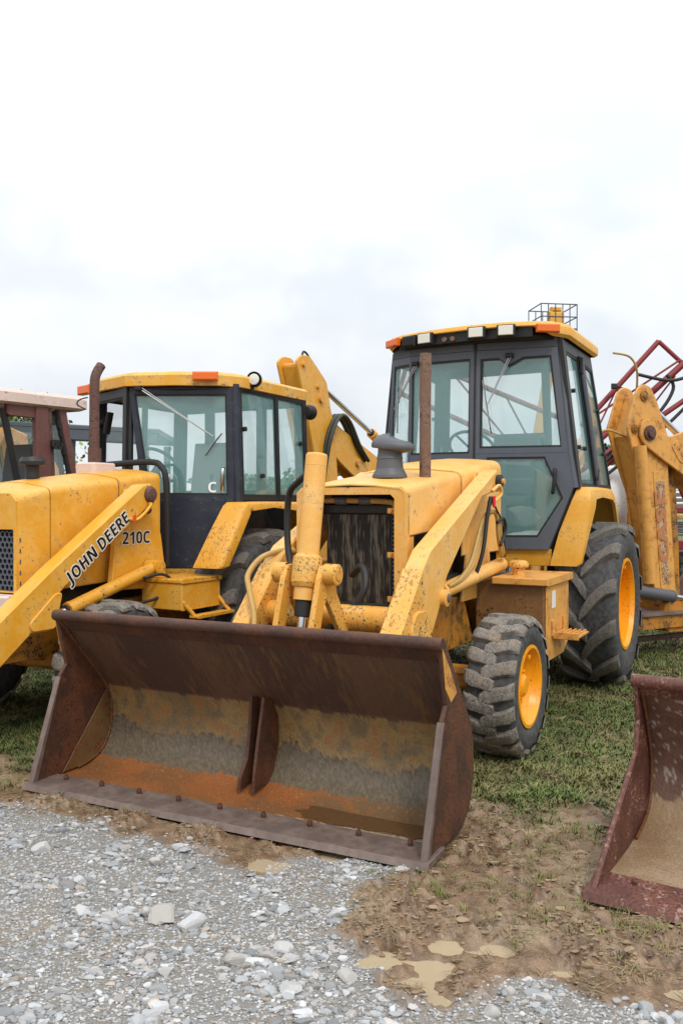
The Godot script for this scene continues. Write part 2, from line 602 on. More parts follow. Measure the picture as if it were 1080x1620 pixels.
func gravel_at(x: float, z: float) -> float:
	var a := (x - gx0) / gstep
	var b := (z - gz0) / gstep
	if a < 0.0 or b < 0.0:
		return -1.0
	a = min(a, gw - 1.001)
	b = min(b, gh - 1.001)
	var i := int(a)
	var j := int(b)
	var s := a - i
	var t := b - j
	return lerpf(lerpf(gmask[j * gw + i], gmask[j * gw + i + 1], s), lerpf(gmask[(j + 1) * gw + i], gmask[(j + 1) * gw + i + 1], s), t)

func grass_at(x: float, z: float) -> float:   # metres inside the grass
	var e := -3.0
	for i in range(0, GRASS_LINE.size() - 2, 2):
		if x >= GRASS_LINE[i] and x <= GRASS_LINE[i + 2]:
			e = lerpf(GRASS_LINE[i + 1], GRASS_LINE[i + 3], (x - GRASS_LINE[i]) / (GRASS_LINE[i + 2] - GRASS_LINE[i]))
	return (e - z) + 0.30 * nz.get_noise_2d(x * 2.0 - 30.0, z * 2.0) + 0.12 * nz.get_noise_2d(x * 7.0, z * 7.0 + 9.0)

# depth inside the footprint of the two buckets that press the ground flat
func pressed_at(x: float, z: float) -> float:
	var a := Vector2(x - 0.258, z + 5.649).rotated(deg_to_rad(-28.4 + 1.95)) + Vector2(0.115, 0.0)
	var d := minf(1.14 - absf(a.x), minf(a.y - 1.18, 1.84 - a.y))
	var b := Vector2(x - 0.954, z + 3.284).rotated(deg_to_rad(-33.0))
	return maxf(d, minf(minf(b.x + 0.01, 1.95 - b.x), minf(b.y + 0.93, 0.0 - b.y)))

func height_at(x: float, z: float) -> float:
	var g := smoothstep(-0.08, 0.1, gravel_at(x, z))
	var r := smoothstep(-0.1, 0.25, grass_at(x, z))
	var mud := (1.0 - g) * (1.0 - r)
	var h := 0.010 * nz.get_noise_2d(x * 1.5, z * 1.5) * (1.0 - mud)
	if mud > 0.01:
		var churn := smoothstep(-0.25, 0.3, nz.get_noise_2d(x * 2.2 + 7.0, z * 2.2))
		var m := 0.014 * nz.get_noise_2d(x * 3.0, z * 3.0)
		m += 0.050 * churn * (0.7 - abs(nz2.get_noise_2d(x * 6.0, z * 6.0 + 3.0)) * 2.4)
		m += 0.024 * churn * (0.5 - abs(nz2.get_noise_2d(x * 15.0 + 9.0, z * 15.0)) * 1.8)
		m += 0.010 * nz2.get_noise_2d(x * 34.0, z * 34.0)
		h += mud * m
	h += g * 0.004 * nz2.get_noise_2d(x * 20.0, z * 20.0)
	if z > -4.4 and z < -2.3 and x > -0.8 and x < 1.5:
		for i in range(0, POOLS.size(), 3):
			var d: float = Vector2(x - POOLS[i], (z - POOLS[i + 1]) * 1.35).length() / POOLS[i + 2]
			d += 0.45 * nz2.get_noise_2d(x * 9.0, z * 9.0)
			if d < 1.6:
				h = lerpf(h, -0.022, smoothstep(1.25, 0.55, d))
	if z > -5.3 and z < -2.4:
		var p := pressed_at(x, z)
		if p > -0.05: h = lerpf(h, minf(h, -0.016), smoothstep(-0.05, 0.03, p))
	return h

func build_ground() -> void:
	nz.seed = 3
	nz.frequency = 1.0
	nz.fractal_octaves = 3
	nz2.seed = 8
	nz2.frequency = 1.0
	nz2.fractal_octaves = 3
	var poly := PackedVector2Array()
	for i in range(0, GRAVEL.size(), 2):
		poly.append(Vector2(GRAVEL[i], GRAVEL[i + 1]))
	gmask.resize(gw * gh)
	for j in gh:
		for i in gw:
			gmask[j * gw + i] = gravel_raw(gx0 + i * gstep, gz0 + j * gstep, poly)
	var xs := spread(-2.5, 2.5, 0.015, 1.22, -320.0, 320.0)
	var zs := spread(-5.2, -2.0, 0.015, 1.16, -420.0, 40.0)
	var C := xs.size()
	var R := zs.size()
	var pos := PackedVector3Array()
	var nor := PackedVector3Array()
	var cols := PackedColorArray()
	var zone := PackedByteArray()
	var hs := PackedFloat32Array()
	hs.resize(C * R)
	for j in R:
		for i in C:
			var x: float = xs[i]
			var z: float = zs[j]
			var near: bool = z > -14.0 and abs(x) < 9.0
			hs[j * C + i] = height_at(x, z) if near else 0.0
	for j in R:
		for i in C:
			var x: float = xs[i]
			var z: float = zs[j]
			var k := j * C + i
			pos.append(Vector3(x, hs[k], z))
			var i0: int = max(i - 1, 0)
			var i1: int = min(i + 1, C - 1)
			var j0: int = max(j - 1, 0)
			var j1: int = min(j + 1, R - 1)
			var dx: float = (hs[j * C + i1] - hs[j * C + i0]) / (xs[i1] - xs[i0])
			var dz: float = (hs[j1 * C + i] - hs[j0 * C + i]) / (zs[j1] - zs[j0])
			nor.append(Vector3(-dx, 1, -dz).normalized())
			var g := smoothstep(-0.06, 0.06, gravel_at(x, z) if x > gx0 and z > gz0 else -1.0)
			var r := smoothstep(-0.12, 0.2, grass_at(x, z))
			var a := nz.get_noise_2d(x * 1.3 + 20.0, z * 1.3) * 0.5 + 0.5
			var b := nz2.get_noise_2d(x * 11.0, z * 11.0) * 0.5 + 0.5
			var mud := Color(0.32, 0.205, 0.12).lerp(Color(0.195, 0.12, 0.068), smoothstep(0.3, 0.7, b)).lerp(Color(0.40, 0.30, 0.19), 0.7 * smoothstep(0.5, 0.75, a))
			var soil := Color(0.10, 0.095, 0.04).lerp(Color(0.16, 0.125, 0.065), smoothstep(0.35, 0.7, b * 0.5 + a * 0.5))
			if z < -14.0:
				soil = Color(0.13, 0.17, 0.05)
			var fines := Color(0.40, 0.385, 0.365).lerp(Color(0.31, 0.295, 0.275), b).lerp(Color(0.38, 0.31, 0.225), 0.55 * smoothstep(0.55, 0.75, a))
			# gravel drive far off on the right
			var road := smoothstep(0.5, 0.0, abs(z + 15.5) - 2.0) * smoothstep(3.5, 5.0, x)
			cols.append(mud.lerp(soil, r).lerp(fines, g).lerp(Color(0.36, 0.35, 0.34), road))
			zone.append(2 if g > 0.5 or road > 0.5 else (0 if r > 0.5 else 1))
	var tris := [PackedInt32Array(), PackedInt32Array(), PackedInt32Array()]
	for j in R - 1:
		for i in C - 1:
			var k := j * C + i
			var t: PackedInt32Array = tris[zone[k]]
			t.append_array([k, k + 1, k + C + 1, k, k + C + 1, k + C])
			tris[zone[k]] = t
	var grain := tex_from(512, [NL[2], NL[3], NL[4]], func(a, b, d): return Color.WHITE * (0.62 + 0.22 * b + 0.3 * d))
	var grit := tex_from(512, [NL[2], NL[3], NL[4]], func(a, b, d):
		var k: float = 0.55 + 0.2 * b + 0.55 * smoothstep(0.3, 0.8, d)
		return Color(k, k * 0.985, k * 0.96))
	var names := ["ground", "mud", "gravel_bed"]
	var mats := [triplanar(grain, 0.95, 0.8), triplanar(grain, 0.38, 1.7, 0.0, bump_from(NL[3], 512, 5.0), 0.6), triplanar(grit, 0.95, 3.1, 0.0, bump_from(NL[4], 512, 6.0), 0.8)]
	for q in 3:
		mats[q].vertex_color_use_as_albedo = true
		mats[q].uv1_world_triplanar = true
		var a := []
		a.resize(Mesh.ARRAY_MAX)
		a[Mesh.ARRAY_VERTEX] = pos
		a[Mesh.ARRAY_NORMAL] = nor
		a[Mesh.ARRAY_COLOR] = cols
		a[Mesh.ARRAY_INDEX] = tris[q]
		var m := ArrayMesh.new()
		m.add_surface_from_arrays(Mesh.PRIMITIVE_TRIANGLES, a)
		m.surface_set_material(0, mats[q])
		var o := MeshInstance3D.new()
		o.name = names[q]
		o.mesh = m
		o.set_meta("kind", "structure")
		add_child(o)
	# standing water in the hollows
	var pool := std(Color(0.67, 0.60, 0.49), 0.03)  # muddy water, colour lifted to include the pale sky mirrored in it
	var told := ["small round milky puddle at the gravel edge", "widest milky brown puddle in the churned mud", "milky puddle touching the widest brown puddle", "small milky puddle nearest the grey gravel strip", "shallow brown puddle behind the widest milky one", "shallow brown puddle beside grass tufts in the mud", "tiny puddle in the mud beside grey gravel", "small puddle in mud in front of the rusty bucket's tufts", "brown puddle on mud under the big bucket's cutting edge", "small wet hollow beneath the middle of the big bucket's edge", "brown puddle beside the big bucket's heel", "brown puddle at the grass edge beside the rusty bucket", "tiny puddle in mud between the two buckets", "small puddle in front of the red-brown bucket corner"]
	for i in range(0, POOLS.size(), 3):
		var b := B.new()
		var rim := PackedVector3Array()
		for s in 20:
			var w := TAU * s / 20.0
			rim.append(Vector3(POOLS[i] + cos(w) * POOLS[i + 2] * 1.15, -0.0175 - 0.0003 * (i / 3), POOLS[i + 1] - sin(w) * POOLS[i + 2] * 0.9))
		for s in 20:
			b.tri(Vector3(POOLS[i], rim[0].y, POOLS[i + 1]), rim[s], rim[(s + 1) % 20], Vector3.UP, Vector3.UP, Vector3.UP)
		var o := part(b, "puddle", pool, self)
		tag(o, told[i / 3], "puddle", "puddles in the mud")

func spread(a: float, b: float, step: float, grow: float, lo: float, hi: float) -> Array:
	var o := []
	var s := step
	var x := a
	while x > lo:
		s *= grow
		x -= s
		o.push_front(x)
	x = a
	while x < b:
		o.append(x)
		x += step
	s = step
	while x < hi:
		o.append(x)
		s *= grow
		x += s
	o.append(hi)
	return o

# one angular stone: a ball cut by random planes
func stone_mesh(r: RandomNumberGenerator, mat: Material, cuts := 11, sub := 1) -> ArrayMesh:
	var ns := []
	for k in cuts:
		ns.append([Vector3(r.randfn(), r.randfn() * 1.2, r.randfn()).normalized(), r.randf_range(0.42, 0.9)])
	var t := (1.0 + sqrt(5.0)) / 2.0
	var vs := [Vector3(-1, t, 0), Vector3(1, t, 0), Vector3(-1, -t, 0), Vector3(1, -t, 0), Vector3(0, -1, t), Vector3(0, 1, t), Vector3(0, -1, -t), Vector3(0, 1, -t), Vector3(t, 0, -1), Vector3(t, 0, 1), Vector3(-t, 0, -1), Vector3(-t, 0, 1)]
	var fs := [[0, 11, 5], [0, 5, 1], [0, 1, 7], [0, 7, 10], [0, 10, 11], [1, 5, 9], [5, 11, 4], [11, 10, 2], [10, 7, 6], [7, 1, 8], [3, 9, 4], [3, 4, 2], [3, 2, 6], [3, 6, 8], [3, 8, 9], [4, 9, 5], [2, 4, 11], [6, 2, 10], [8, 6, 7], [9, 8, 1]]
	var tri := []
	for f in fs:
		tri.append([vs[f[0]].normalized(), vs[f[1]].normalized(), vs[f[2]].normalized()])
	for q in sub:
		var nt := []
		for f in tri:
			var a: Vector3 = (f[0] + f[1]).normalized()
			var b: Vector3 = (f[1] + f[2]).normalized()
			var d: Vector3 = (f[2] + f[0]).normalized()
			nt.append_array([[f[0], a, d], [f[1], b, a], [f[2], d, b], [a, b, d]])
		tri = nt
	var bb := B.new()
	for f in tri:
		var w := []
		for p in f:
			var k := 1.0
			for c in ns:
				var dt: float = p.dot(c[0])
				if dt > 0.2:
					k = min(k, c[1] / dt)
			w.append(p * k)
		var g: Vector3 = (w[1] - w[0]).cross(w[2] - w[0])
		if g.length_squared() < 1e-12:
			continue
		g = g.normalized()
		if g.dot(w[0]) < 0.0:
			g = -g
		bb.tri(w[0], w[1], w[2], g, g, g)
	return bb.mesh(mat)

func scatter(called: String, mesh: Mesh, xf: Array, cols: Array, label: String, category: String) -> void:
	var mm := MultiMesh.new()
	mm.transform_format = MultiMesh.TRANSFORM_3D
	mm.use_colors = true
	mm.mesh = mesh
	mm.instance_count = xf.size()
	for i in xf.size():
		mm.set_instance_transform(i, xf[i])
		mm.set_instance_color(i, cols[i])
	var o := MultiMeshInstance3D.new()
	o.name = numbered(called)
	o.multimesh = mm
	add_child(o)
	tag(o, label, category, "", "stuff")

func stone_colour() -> Color:
	var k := rng.randf_range(0.26, 0.58)
	if rng.randf() < 0.12:
		k = rng.randf_range(0.6, 0.74)
	var w := rng.randf()
	if w < 0.07:
		return Color(k * 0.95, k * 0.82, k * 0.68)
	if w < 0.30:
		return Color(k, k * 0.93, k * 0.88)
	return Color(k * 0.97, k * 0.985, k)

func build_stones() -> void:
	var grain := tex_from(256, [noise_bytes(31, 0.02, 256), noise_bytes(32, 0.06, 256), noise_bytes(33, 0.2, 256, 2)], func(a, b, d): return Color.WHITE * (0.72 + 0.2 * b + 0.16 * d))
	var mat := triplanar(grain, 0.85, 1.2)
	mat.vertex_color_use_as_albedo = true
	var sizes := [[86000, 0.0028, 0.0062, "fine grey stone chips covering the gravel bed"], [14000, 0.007, 0.014, "medium crushed grey stones lying over the gravel"], [3200, 0.013, 0.024, "coarse pale crushed stones piled in loose patches"]]
	for q in sizes.size():
		for w in 2:
			var me := stone_mesh(rng, mat, 10, 1 if q > 0 else 0)
			var xf := []
			var cl := []
			for i in int(sizes[q][0] / 2):
				var z := -rng.randf_range(2.2, 4.9)
				var x := rng.randf_range(-0.62, 0.75) * -z
				var g := gravel_at(x, z)
				var lump := nz.get_noise_2d(x * 2.6 + 40.0, z * 2.6) * 0.5 + 0.5
				var keep := smoothstep(-0.10, 0.06, g)
				if q == 1: keep *= smoothstep(0.42, 0.62, lump) + 0.07
				if q == 2: keep *= smoothstep(0.50, 0.66, lump) + 0.025
				if g < 0.0: keep *= 0.4
				if rng.randf() > keep or pressed_at(x, z) > -0.005: continue
				var s := rng.randf_range(sizes[q][1], sizes[q][2])
				var bs := Basis.from_euler(Vector3(rng.randf() * TAU, rng.randf() * TAU, rng.randf() * TAU)).scaled(Vector3(s * rng.randf_range(1.0, 2.0), s * rng.randf_range(0.6, 1.0), s * rng.randf_range(0.9, 1.4)))
				xf.append(Transform3D(bs, Vector3(x, height_at(x, z) + s * 0.25, z)))
				cl.append(stone_colour())
			scatter("gravel", me, xf, cl, sizes[q][3], "gravel")
	# clods of churned mud
	var clay := triplanar(grain, 0.6, 1.2)
	clay.vertex_color_use_as_albedo = true
	var cm := stone_mesh(rng, clay, 7, 2)
	var cxf := []
	var ccl := []
	for i in 30000:
		var z := -rng.randf_range(2.4, 4.7)
		var x := rng.randf_range(-0.46, 0.46) * -z
		if gravel_at(x, z) > -0.02 or grass_at(x, z) > 0.25 or pressed_at(x, z) > -0.01: continue
		var lump := nz.get_noise_2d(x * 2.2 + 7.0, z * 2.2)
		if rng.randf() > smoothstep(-0.1, 0.4, lump) + 0.05: continue
		var y := height_at(x, z)
		if y < -0.014: continue
		var s := rng.randf_range(0.002, 0.008)
		if rng.randf() < 0.05: s *= 2.0
		cxf.append(Transform3D(Basis.from_euler(Vector3(rng.randf_range(-0.5, 0.5), rng.randf() * TAU, rng.randf_range(-0.5, 0.5))).scaled(Vector3(s * rng.randf_range(1.0, 2.2), s * rng.randf_range(0.45, 0.8), s)), Vector3(x, y, z)))
		ccl.append(Color(0.24, 0.15, 0.085).lerp(Color(0.40, 0.285, 0.175), rng.randf()))
	scatter("mud_clods", cm, cxf, ccl, "brown clods and crumbs of churned mud between the buckets", "mud")
	# stones big enough to be told apart
	var big := [[-0.66, -3.14, 0.056, "biggest pale grey block among the gravel"], [-0.54, -3.07, 0.050, "broad flat grey rock beside the biggest pale block"], [-1.32, -3.75, 0.040, "white stone near the muddy edge of the gravel"], [-0.57, -2.77, 0.026, "small bright white stone alone on fine grit"], [-0.16, -2.66, 0.040, "pale slab-like stone in coarse gravel near the puddles"], [-0.97, -3.16, 0.036, "brown-stained stone on the gravel"], [-0.78, -3.6, 0.034, "light grey stone at the top of the gravel patch"], [-0.86, -3.13, 0.034, "grey lump beside the brown-stained stone"], [-0.72, -3.17, 0.036, "white-faced stone next to the biggest pale block"], [0.02, -2.74, 0.034, "grey stone on the gravel rim by the milky puddle"], [0.95, -2.52, 0.028, "white stone at the mud edge in front of the right bucket"], [-0.03, -3.15, 0.026, "pale stone half set in mud beside gravel"], [-1.05, -3.42, 0.034, "tall pointed pale stone on the gravel"], [0.45, -2.55, 0.03, "pale grey stone topping the small gravel bank"], [0.62, -2.62, 0.026, "rounded white stone on the small gravel bank"], [0.52, -2.66, 0.022, "small grey stone on the small gravel bank"], [-0.35, -2.83, 0.036, "wide light stone in the gravel by a mud patch"], [-0.2, -2.92, 0.03, "angular pale stone in the gravel by a mud patch"]]
	for e in big:
		var me := stone_mesh(rng, mat, 12, 2)
		var o := MeshInstance3D.new()
		var mm := std(Color(0.80, 0.80, 0.80).lerp(Color(0.70, 0.68, 0.65), rng.randf()), 0.85)
		mm.albedo_texture = grain
		mm.uv1_triplanar = true
		mm.uv1_scale = Vector3.ONE * 1.3
		me.surface_set_material(0, mm)
		o.mesh = me
		o.name = numbered("rock")
		add_child(o)
		o.transform = Transform3D(Basis.from_euler(Vector3(rng.randf_range(-0.3, 0.3), rng.randf() * TAU, rng.randf_range(-0.3, 0.3))).scaled(Vector3(e[2] * 1.2, e[2] * 0.8, e[2])), Vector3(e[0], height_at(e[0], e[1]) + e[2] * 0.3, e[1]))
		tag(o, e[3], "rock", "loose rocks on the gravel")

func blade_tuft(r: RandomNumberGenerator, mat: Material, blades: int, flat: float) -> ArrayMesh:
	var b := B.new()
	for k in blades:
		var w := r.randf() * TAU
		var d := Vector3(cos(w), 0, sin(w))
		var s := Vector3(-d.z, 0, d.x) * r.randf_range(0.035, 0.06)
		var root := Vector3(r.randf_range(-0.45, 0.45), 0, r.randf_range(-0.45, 0.45))
		var h := r.randf_range(0.45, 1.0)
		var lean := r.randf_range(0.15, 0.6) + flat * r.randf()
		var m := root + Vector3.UP * h * 0.55 * (1.0 - flat * 0.5) + d * lean * 0.4
		var t := root + Vector3.UP * h * (1.0 - flat * 0.7) + d * lean
		var nn := (Vector3.UP * 0.8 + d * 0.3).normalized()
		b.tri(root - s, root + s, m + s * 0.8, nn, nn, nn)
		b.tri(root - s, m + s * 0.8, m - s * 0.8, nn, nn, nn)
		b.tri(m - s * 0.8, m + s * 0.8, t, nn, nn, nn)
	return b.mesh(mat)

func build_grass() -> void:
	var mat := std(Color.WHITE, 0.75)
	mat.vertex_color_use_as_albedo = true
	mat.cull_mode = BaseMaterial3D.CULL_DISABLED
	var jobs := [
		[34000, 4.0, 8.0, 0.028, 0.075, "short green grass growing round the machines' wheels"],
		[19000, 8.0, 14.0, 0.05, 0.085, "green grass between and behind the parked machines"],
		[9000, 14.0, 34.0, 0.10, 0.2, "distant grass of the field behind the machines"]]
	for q in jobs.size():
		var J: Array = jobs[q]
		for w in 3:
			var dry := w == 2
			var me := blade_tuft(rng, mat, 11, 0.75 if dry else 0.15 + 0.3 * w)
			var xf := []
			var cl := []
			for i in int(J[0] / 3):
				var dep := sqrt(rng.randf_range(J[1] * J[1], J[2] * J[2]))
				var x := rng.randf_range(-0.62, 0.66) * dep
				var z := -dep
				var g := grass_at(x, z)
				if g < -0.1 or pressed_at(x, z) > -0.01: continue
				if rng.randf() > smoothstep(-0.1, 0.35, g) * 0.95 + 0.03: continue
				if abs(z + 15.5) < 2.2 and x > 4.2: continue
				var thin := nz.get_noise_2d(x * 1.1 + 90.0, z * 1.1) * 0.5 + 0.5
				if not dry and thin > 0.62 and rng.randf() < 0.6: continue
				var s := rng.randf_range(J[3], J[4])
				var patch := nz.get_noise_2d(x * 3.5 + 15.0, z * 3.5) * 0.5 + 0.5
				if patch > 0.5: s *= 1.25
				var k := rng.randf_range(0.6, 1.3) * (0.8 + 0.5 * patch)
				xf.append(Transform3D(Basis(Vector3.UP, rng.randf() * TAU).scaled(Vector3(s * 1.1, s * rng.randf_range(0.7, 1.2), s * 1.1)), Vector3(x, height_at(x, z) - 0.004, z)))
				var c := Color(0.145, 0.195, 0.05) * k
				if thin > 0.55: c = c.lerp(Color(0.23, 0.2, 0.075) * k, 0.6)
				if dry: c = Color(0.27, 0.215, 0.105) * k if rng.randf() < 0.7 else Color(0.19, 0.2, 0.06) * k
				cl.append(c)
			scatter("grass", me, xf, cl, J[5] if w == 0 else (J[5].replace("green", "yellowish green").replace("distant", "yellowish distant") if w == 1 else "dry clippings in " + J[5]), "grass")
	# loose blades and tufts standing in the mud
	var me := blade_tuft(rng, mat, 9, 0.35)
	var xf := []
	var cl := []
	for c in [[0.42, -3.38, 0.16, 26], [0.22, -3.5, 0.12, 10], [0.76, -3.2, 0.28, 40], [1.0, -3.06, 0.22, 40], [1.15, -2.95, 0.2, 26], [0.95, -3.9, 0.35, 60], [0.62, -3.75, 0.3, 40], [0.85, -3.5, 0.25, 30], [0.6, -3.1, 0.25, 18], [-1.75, -4.55, 0.3, 40], [-1.2, -4.3, 0.25, 30], [-1.95, -4.7, 0.3, 50], [0.8, -4.1, 0.3, 50], [1.1, -4.0, 0.25, 50]]:
		for i in c[3]:
			var x: float = c[0] + rng.randfn() * c[2] * 0.6
			var z: float = c[1] + rng.randfn() * c[2] * 0.5
			if pressed_at(x, z) > -0.01: continue
			var s := rng.randf_range(0.025, 0.055)
			xf.append(Transform3D(Basis(Vector3.UP, rng.randf() * TAU).scaled(Vector3(s * 0.9, s * rng.randf_range(0.6, 1.3), s * 0.9)), Vector3(x, height_at(x, z) - 0.003, z)))
			cl.append(Color(0.19, 0.22, 0.05) * rng.randf_range(0.7, 1.4) if rng.randf() < 0.6 else Color(0.27, 0.2, 0.09))
	var straw := blade_tuft(rng, mat, 7, 1.0)
	var sxf := []
	var scl := []
	for i in 2600:
		var z := -rng.randf_range(2.6, 4.9)
		var x := rng.randf_range(-0.46, 0.46) * -z
		if gravel_at(x, z) > -0.03 or nz.get_noise_2d(x * 2.5 - 60.0, z * 2.5) < -0.05 or height_at(x, z) < -0.011 or pressed_at(x, z) > -0.01: continue
		var s := rng.randf_range(0.02, 0.045)
		sxf.append(Transform3D(Basis(Vector3.UP, rng.randf() * TAU).scaled(Vector3(s * 1.2, s * 0.5, s * 1.2)), Vector3(x, height_at(x, z) + 0.002, z)))
		scl.append(Color(0.20, 0.145, 0.075) * rng.randf_range(0.6, 1.5))
	scatter("straw_litter", straw, sxf, scl, "brown dead grass trodden into the mud", "straw")
	scatter("grass", me, xf, cl, "sparse trampled grass tufts standing in the brown mud", "grass")

# ---------------------------------------------------------------- far setting
func leaf_puff(r: RandomNumberGenerator, mat: Material, leaves: int, size: float) -> ArrayMesh:
	var b := B.new()
	for k in leaves:
		var d := Vector3(r.randfn(), r.randfn(), r.randfn()).normalized()
		var p := d * pow(r.randf(), 0.45)
		var e := Vector3(r.randfn(), r.randfn(), r.randfn()).normalized()
		var f := e.cross(d).normalized() * size * r.randf_range(0.6, 1.2)
		e = e * size * r.randf_range(0.6, 1.2)
		var nn := (d + Vector3.UP * 0.5).normalized()
		b.tri(p - f, p + e, p + f, nn, nn, nn)
		b.tri(p - f, p + f, p - e * 0.8, nn, nn, nn)
	return b.mesh(mat)

func hill_y(x: float, z: float) -> float:
	var t := smoothstep(-70.0, -120.0, z)
	return t * (2.2 + 3.6 * smoothstep(-10.0, 45.0, x) + 0.8 * sin(x * 0.045) + 0.6 * sin(x * 0.11 + 2.0))

func build_far() -> void:
	var b := B.new()
	var rows := []
	for j in 14:
		var z := -68.0 - j * 8.0
		var row := PackedVector3Array()
		for i in 61:
			var x := -240.0 + i * 8.0
			row.append(Vector3(x, hill_y(x, z) - 0.05, z))
		rows.append(row)
	b.grid(rows, false, 0.5, Vector3(0, -500, -100))
	var field := paint(Color(0.40, 0.45, 0.22), Color(0.46, 0.5, 0.27), Color(0.35, 0.34, 0.18), 0.42, 0.4, 0.95, 0.05)
	structure(b, "hill", field)
	var leaf := std(Color.WHITE, 0.85)
	leaf.vertex_color_use_as_albedo = true
	leaf.cull_mode = BaseMaterial3D.CULL_DISABLED
	var me := leaf_puff(rng, leaf, 90, 0.22)
	var xf := []
	var cl := []
	for i in 2400:
		var x := rng.randf_range(-150, 150)
		var z := rng.randf_range(-108, -126)
		var s := rng.randf_range(0.9, 2.0)
		var y := hill_y(x, z) + rng.randf_range(0.2, 2.6)
		xf.append(Transform3D(Basis(Vector3.UP, rng.randf() * TAU).scaled(Vector3(s, s * 0.9, s)), Vector3(x, y, z)))
		cl.append(Color(0.075, 0.12, 0.045) * rng.randf_range(0.7, 1.5))
	scatter("woodland", me, xf, cl, "far green wood along the low hill behind everything", "wood")

# ---------------------------------------------------------------- wheels
func lug_row(b: B, R: float, w: float, base: float, count: int, half: float, sweep: float, reach: float, bend: float, r: RandomNumberGenerator) -> void:
	for k in count * 2:
		var s := 1.0 if k % 2 == 0 else -1.0
		var a0 := TAU * (k * 0.5) / count
		var rows := []
		var steps := 8
		var jit := r.randf_range(-0.004, 0.004)
		for q in steps + 1:
			var t := float(q) / steps
			var x := lerpf(s * w * 0.505, -s * w * reach, t)
			var a := a0 + sweep * pow(t, bend)
			var hw := half / R * (1.0 + 0.08 * sin(t * 9.0 + s)) + r.randf_range(-0.005, 0.005)
			if q == steps: hw *= 0.62
			if q == steps - 1: hw *= 0.93
			var drop: float = 0.0 if q > 0 else 0.035
			var top: float = R - drop + jit + r.randf_range(-0.003, 0.002)
			if q == 1: top -= 0.008
			var low := base - (0.02 if q == 0 else 0.0)
			var row := PackedVector3Array()
			for e in [[-hw * 1.25, low], [-hw, top - 0.004], [-hw * 0.82, top], [hw * 0.82, top], [hw, top - 0.004], [hw * 1.25, low]]:
				row.append(Vector3(x, cos(a + e[0]) * e[1], sin(a + e[0]) * e[1]))
			rows.append(row)
		# end faces
		var mid := Vector3(rows[4][2].x, 0, 0) + Vector3(0, cos(a0 + sweep * 0.5), sin(a0 + sweep * 0.5)) * (base - 0.02)
		b.grid(rows, false, 0.8, mid)
		for row in [rows[0], rows[steps]]:
			var o := Vector3(s if row == rows[0] else -s, 0, 0)
			b.quad(row[0], row[1], row[4], row[5], o)
			b.quad(row[1], row[2], row[3], row[4], o)

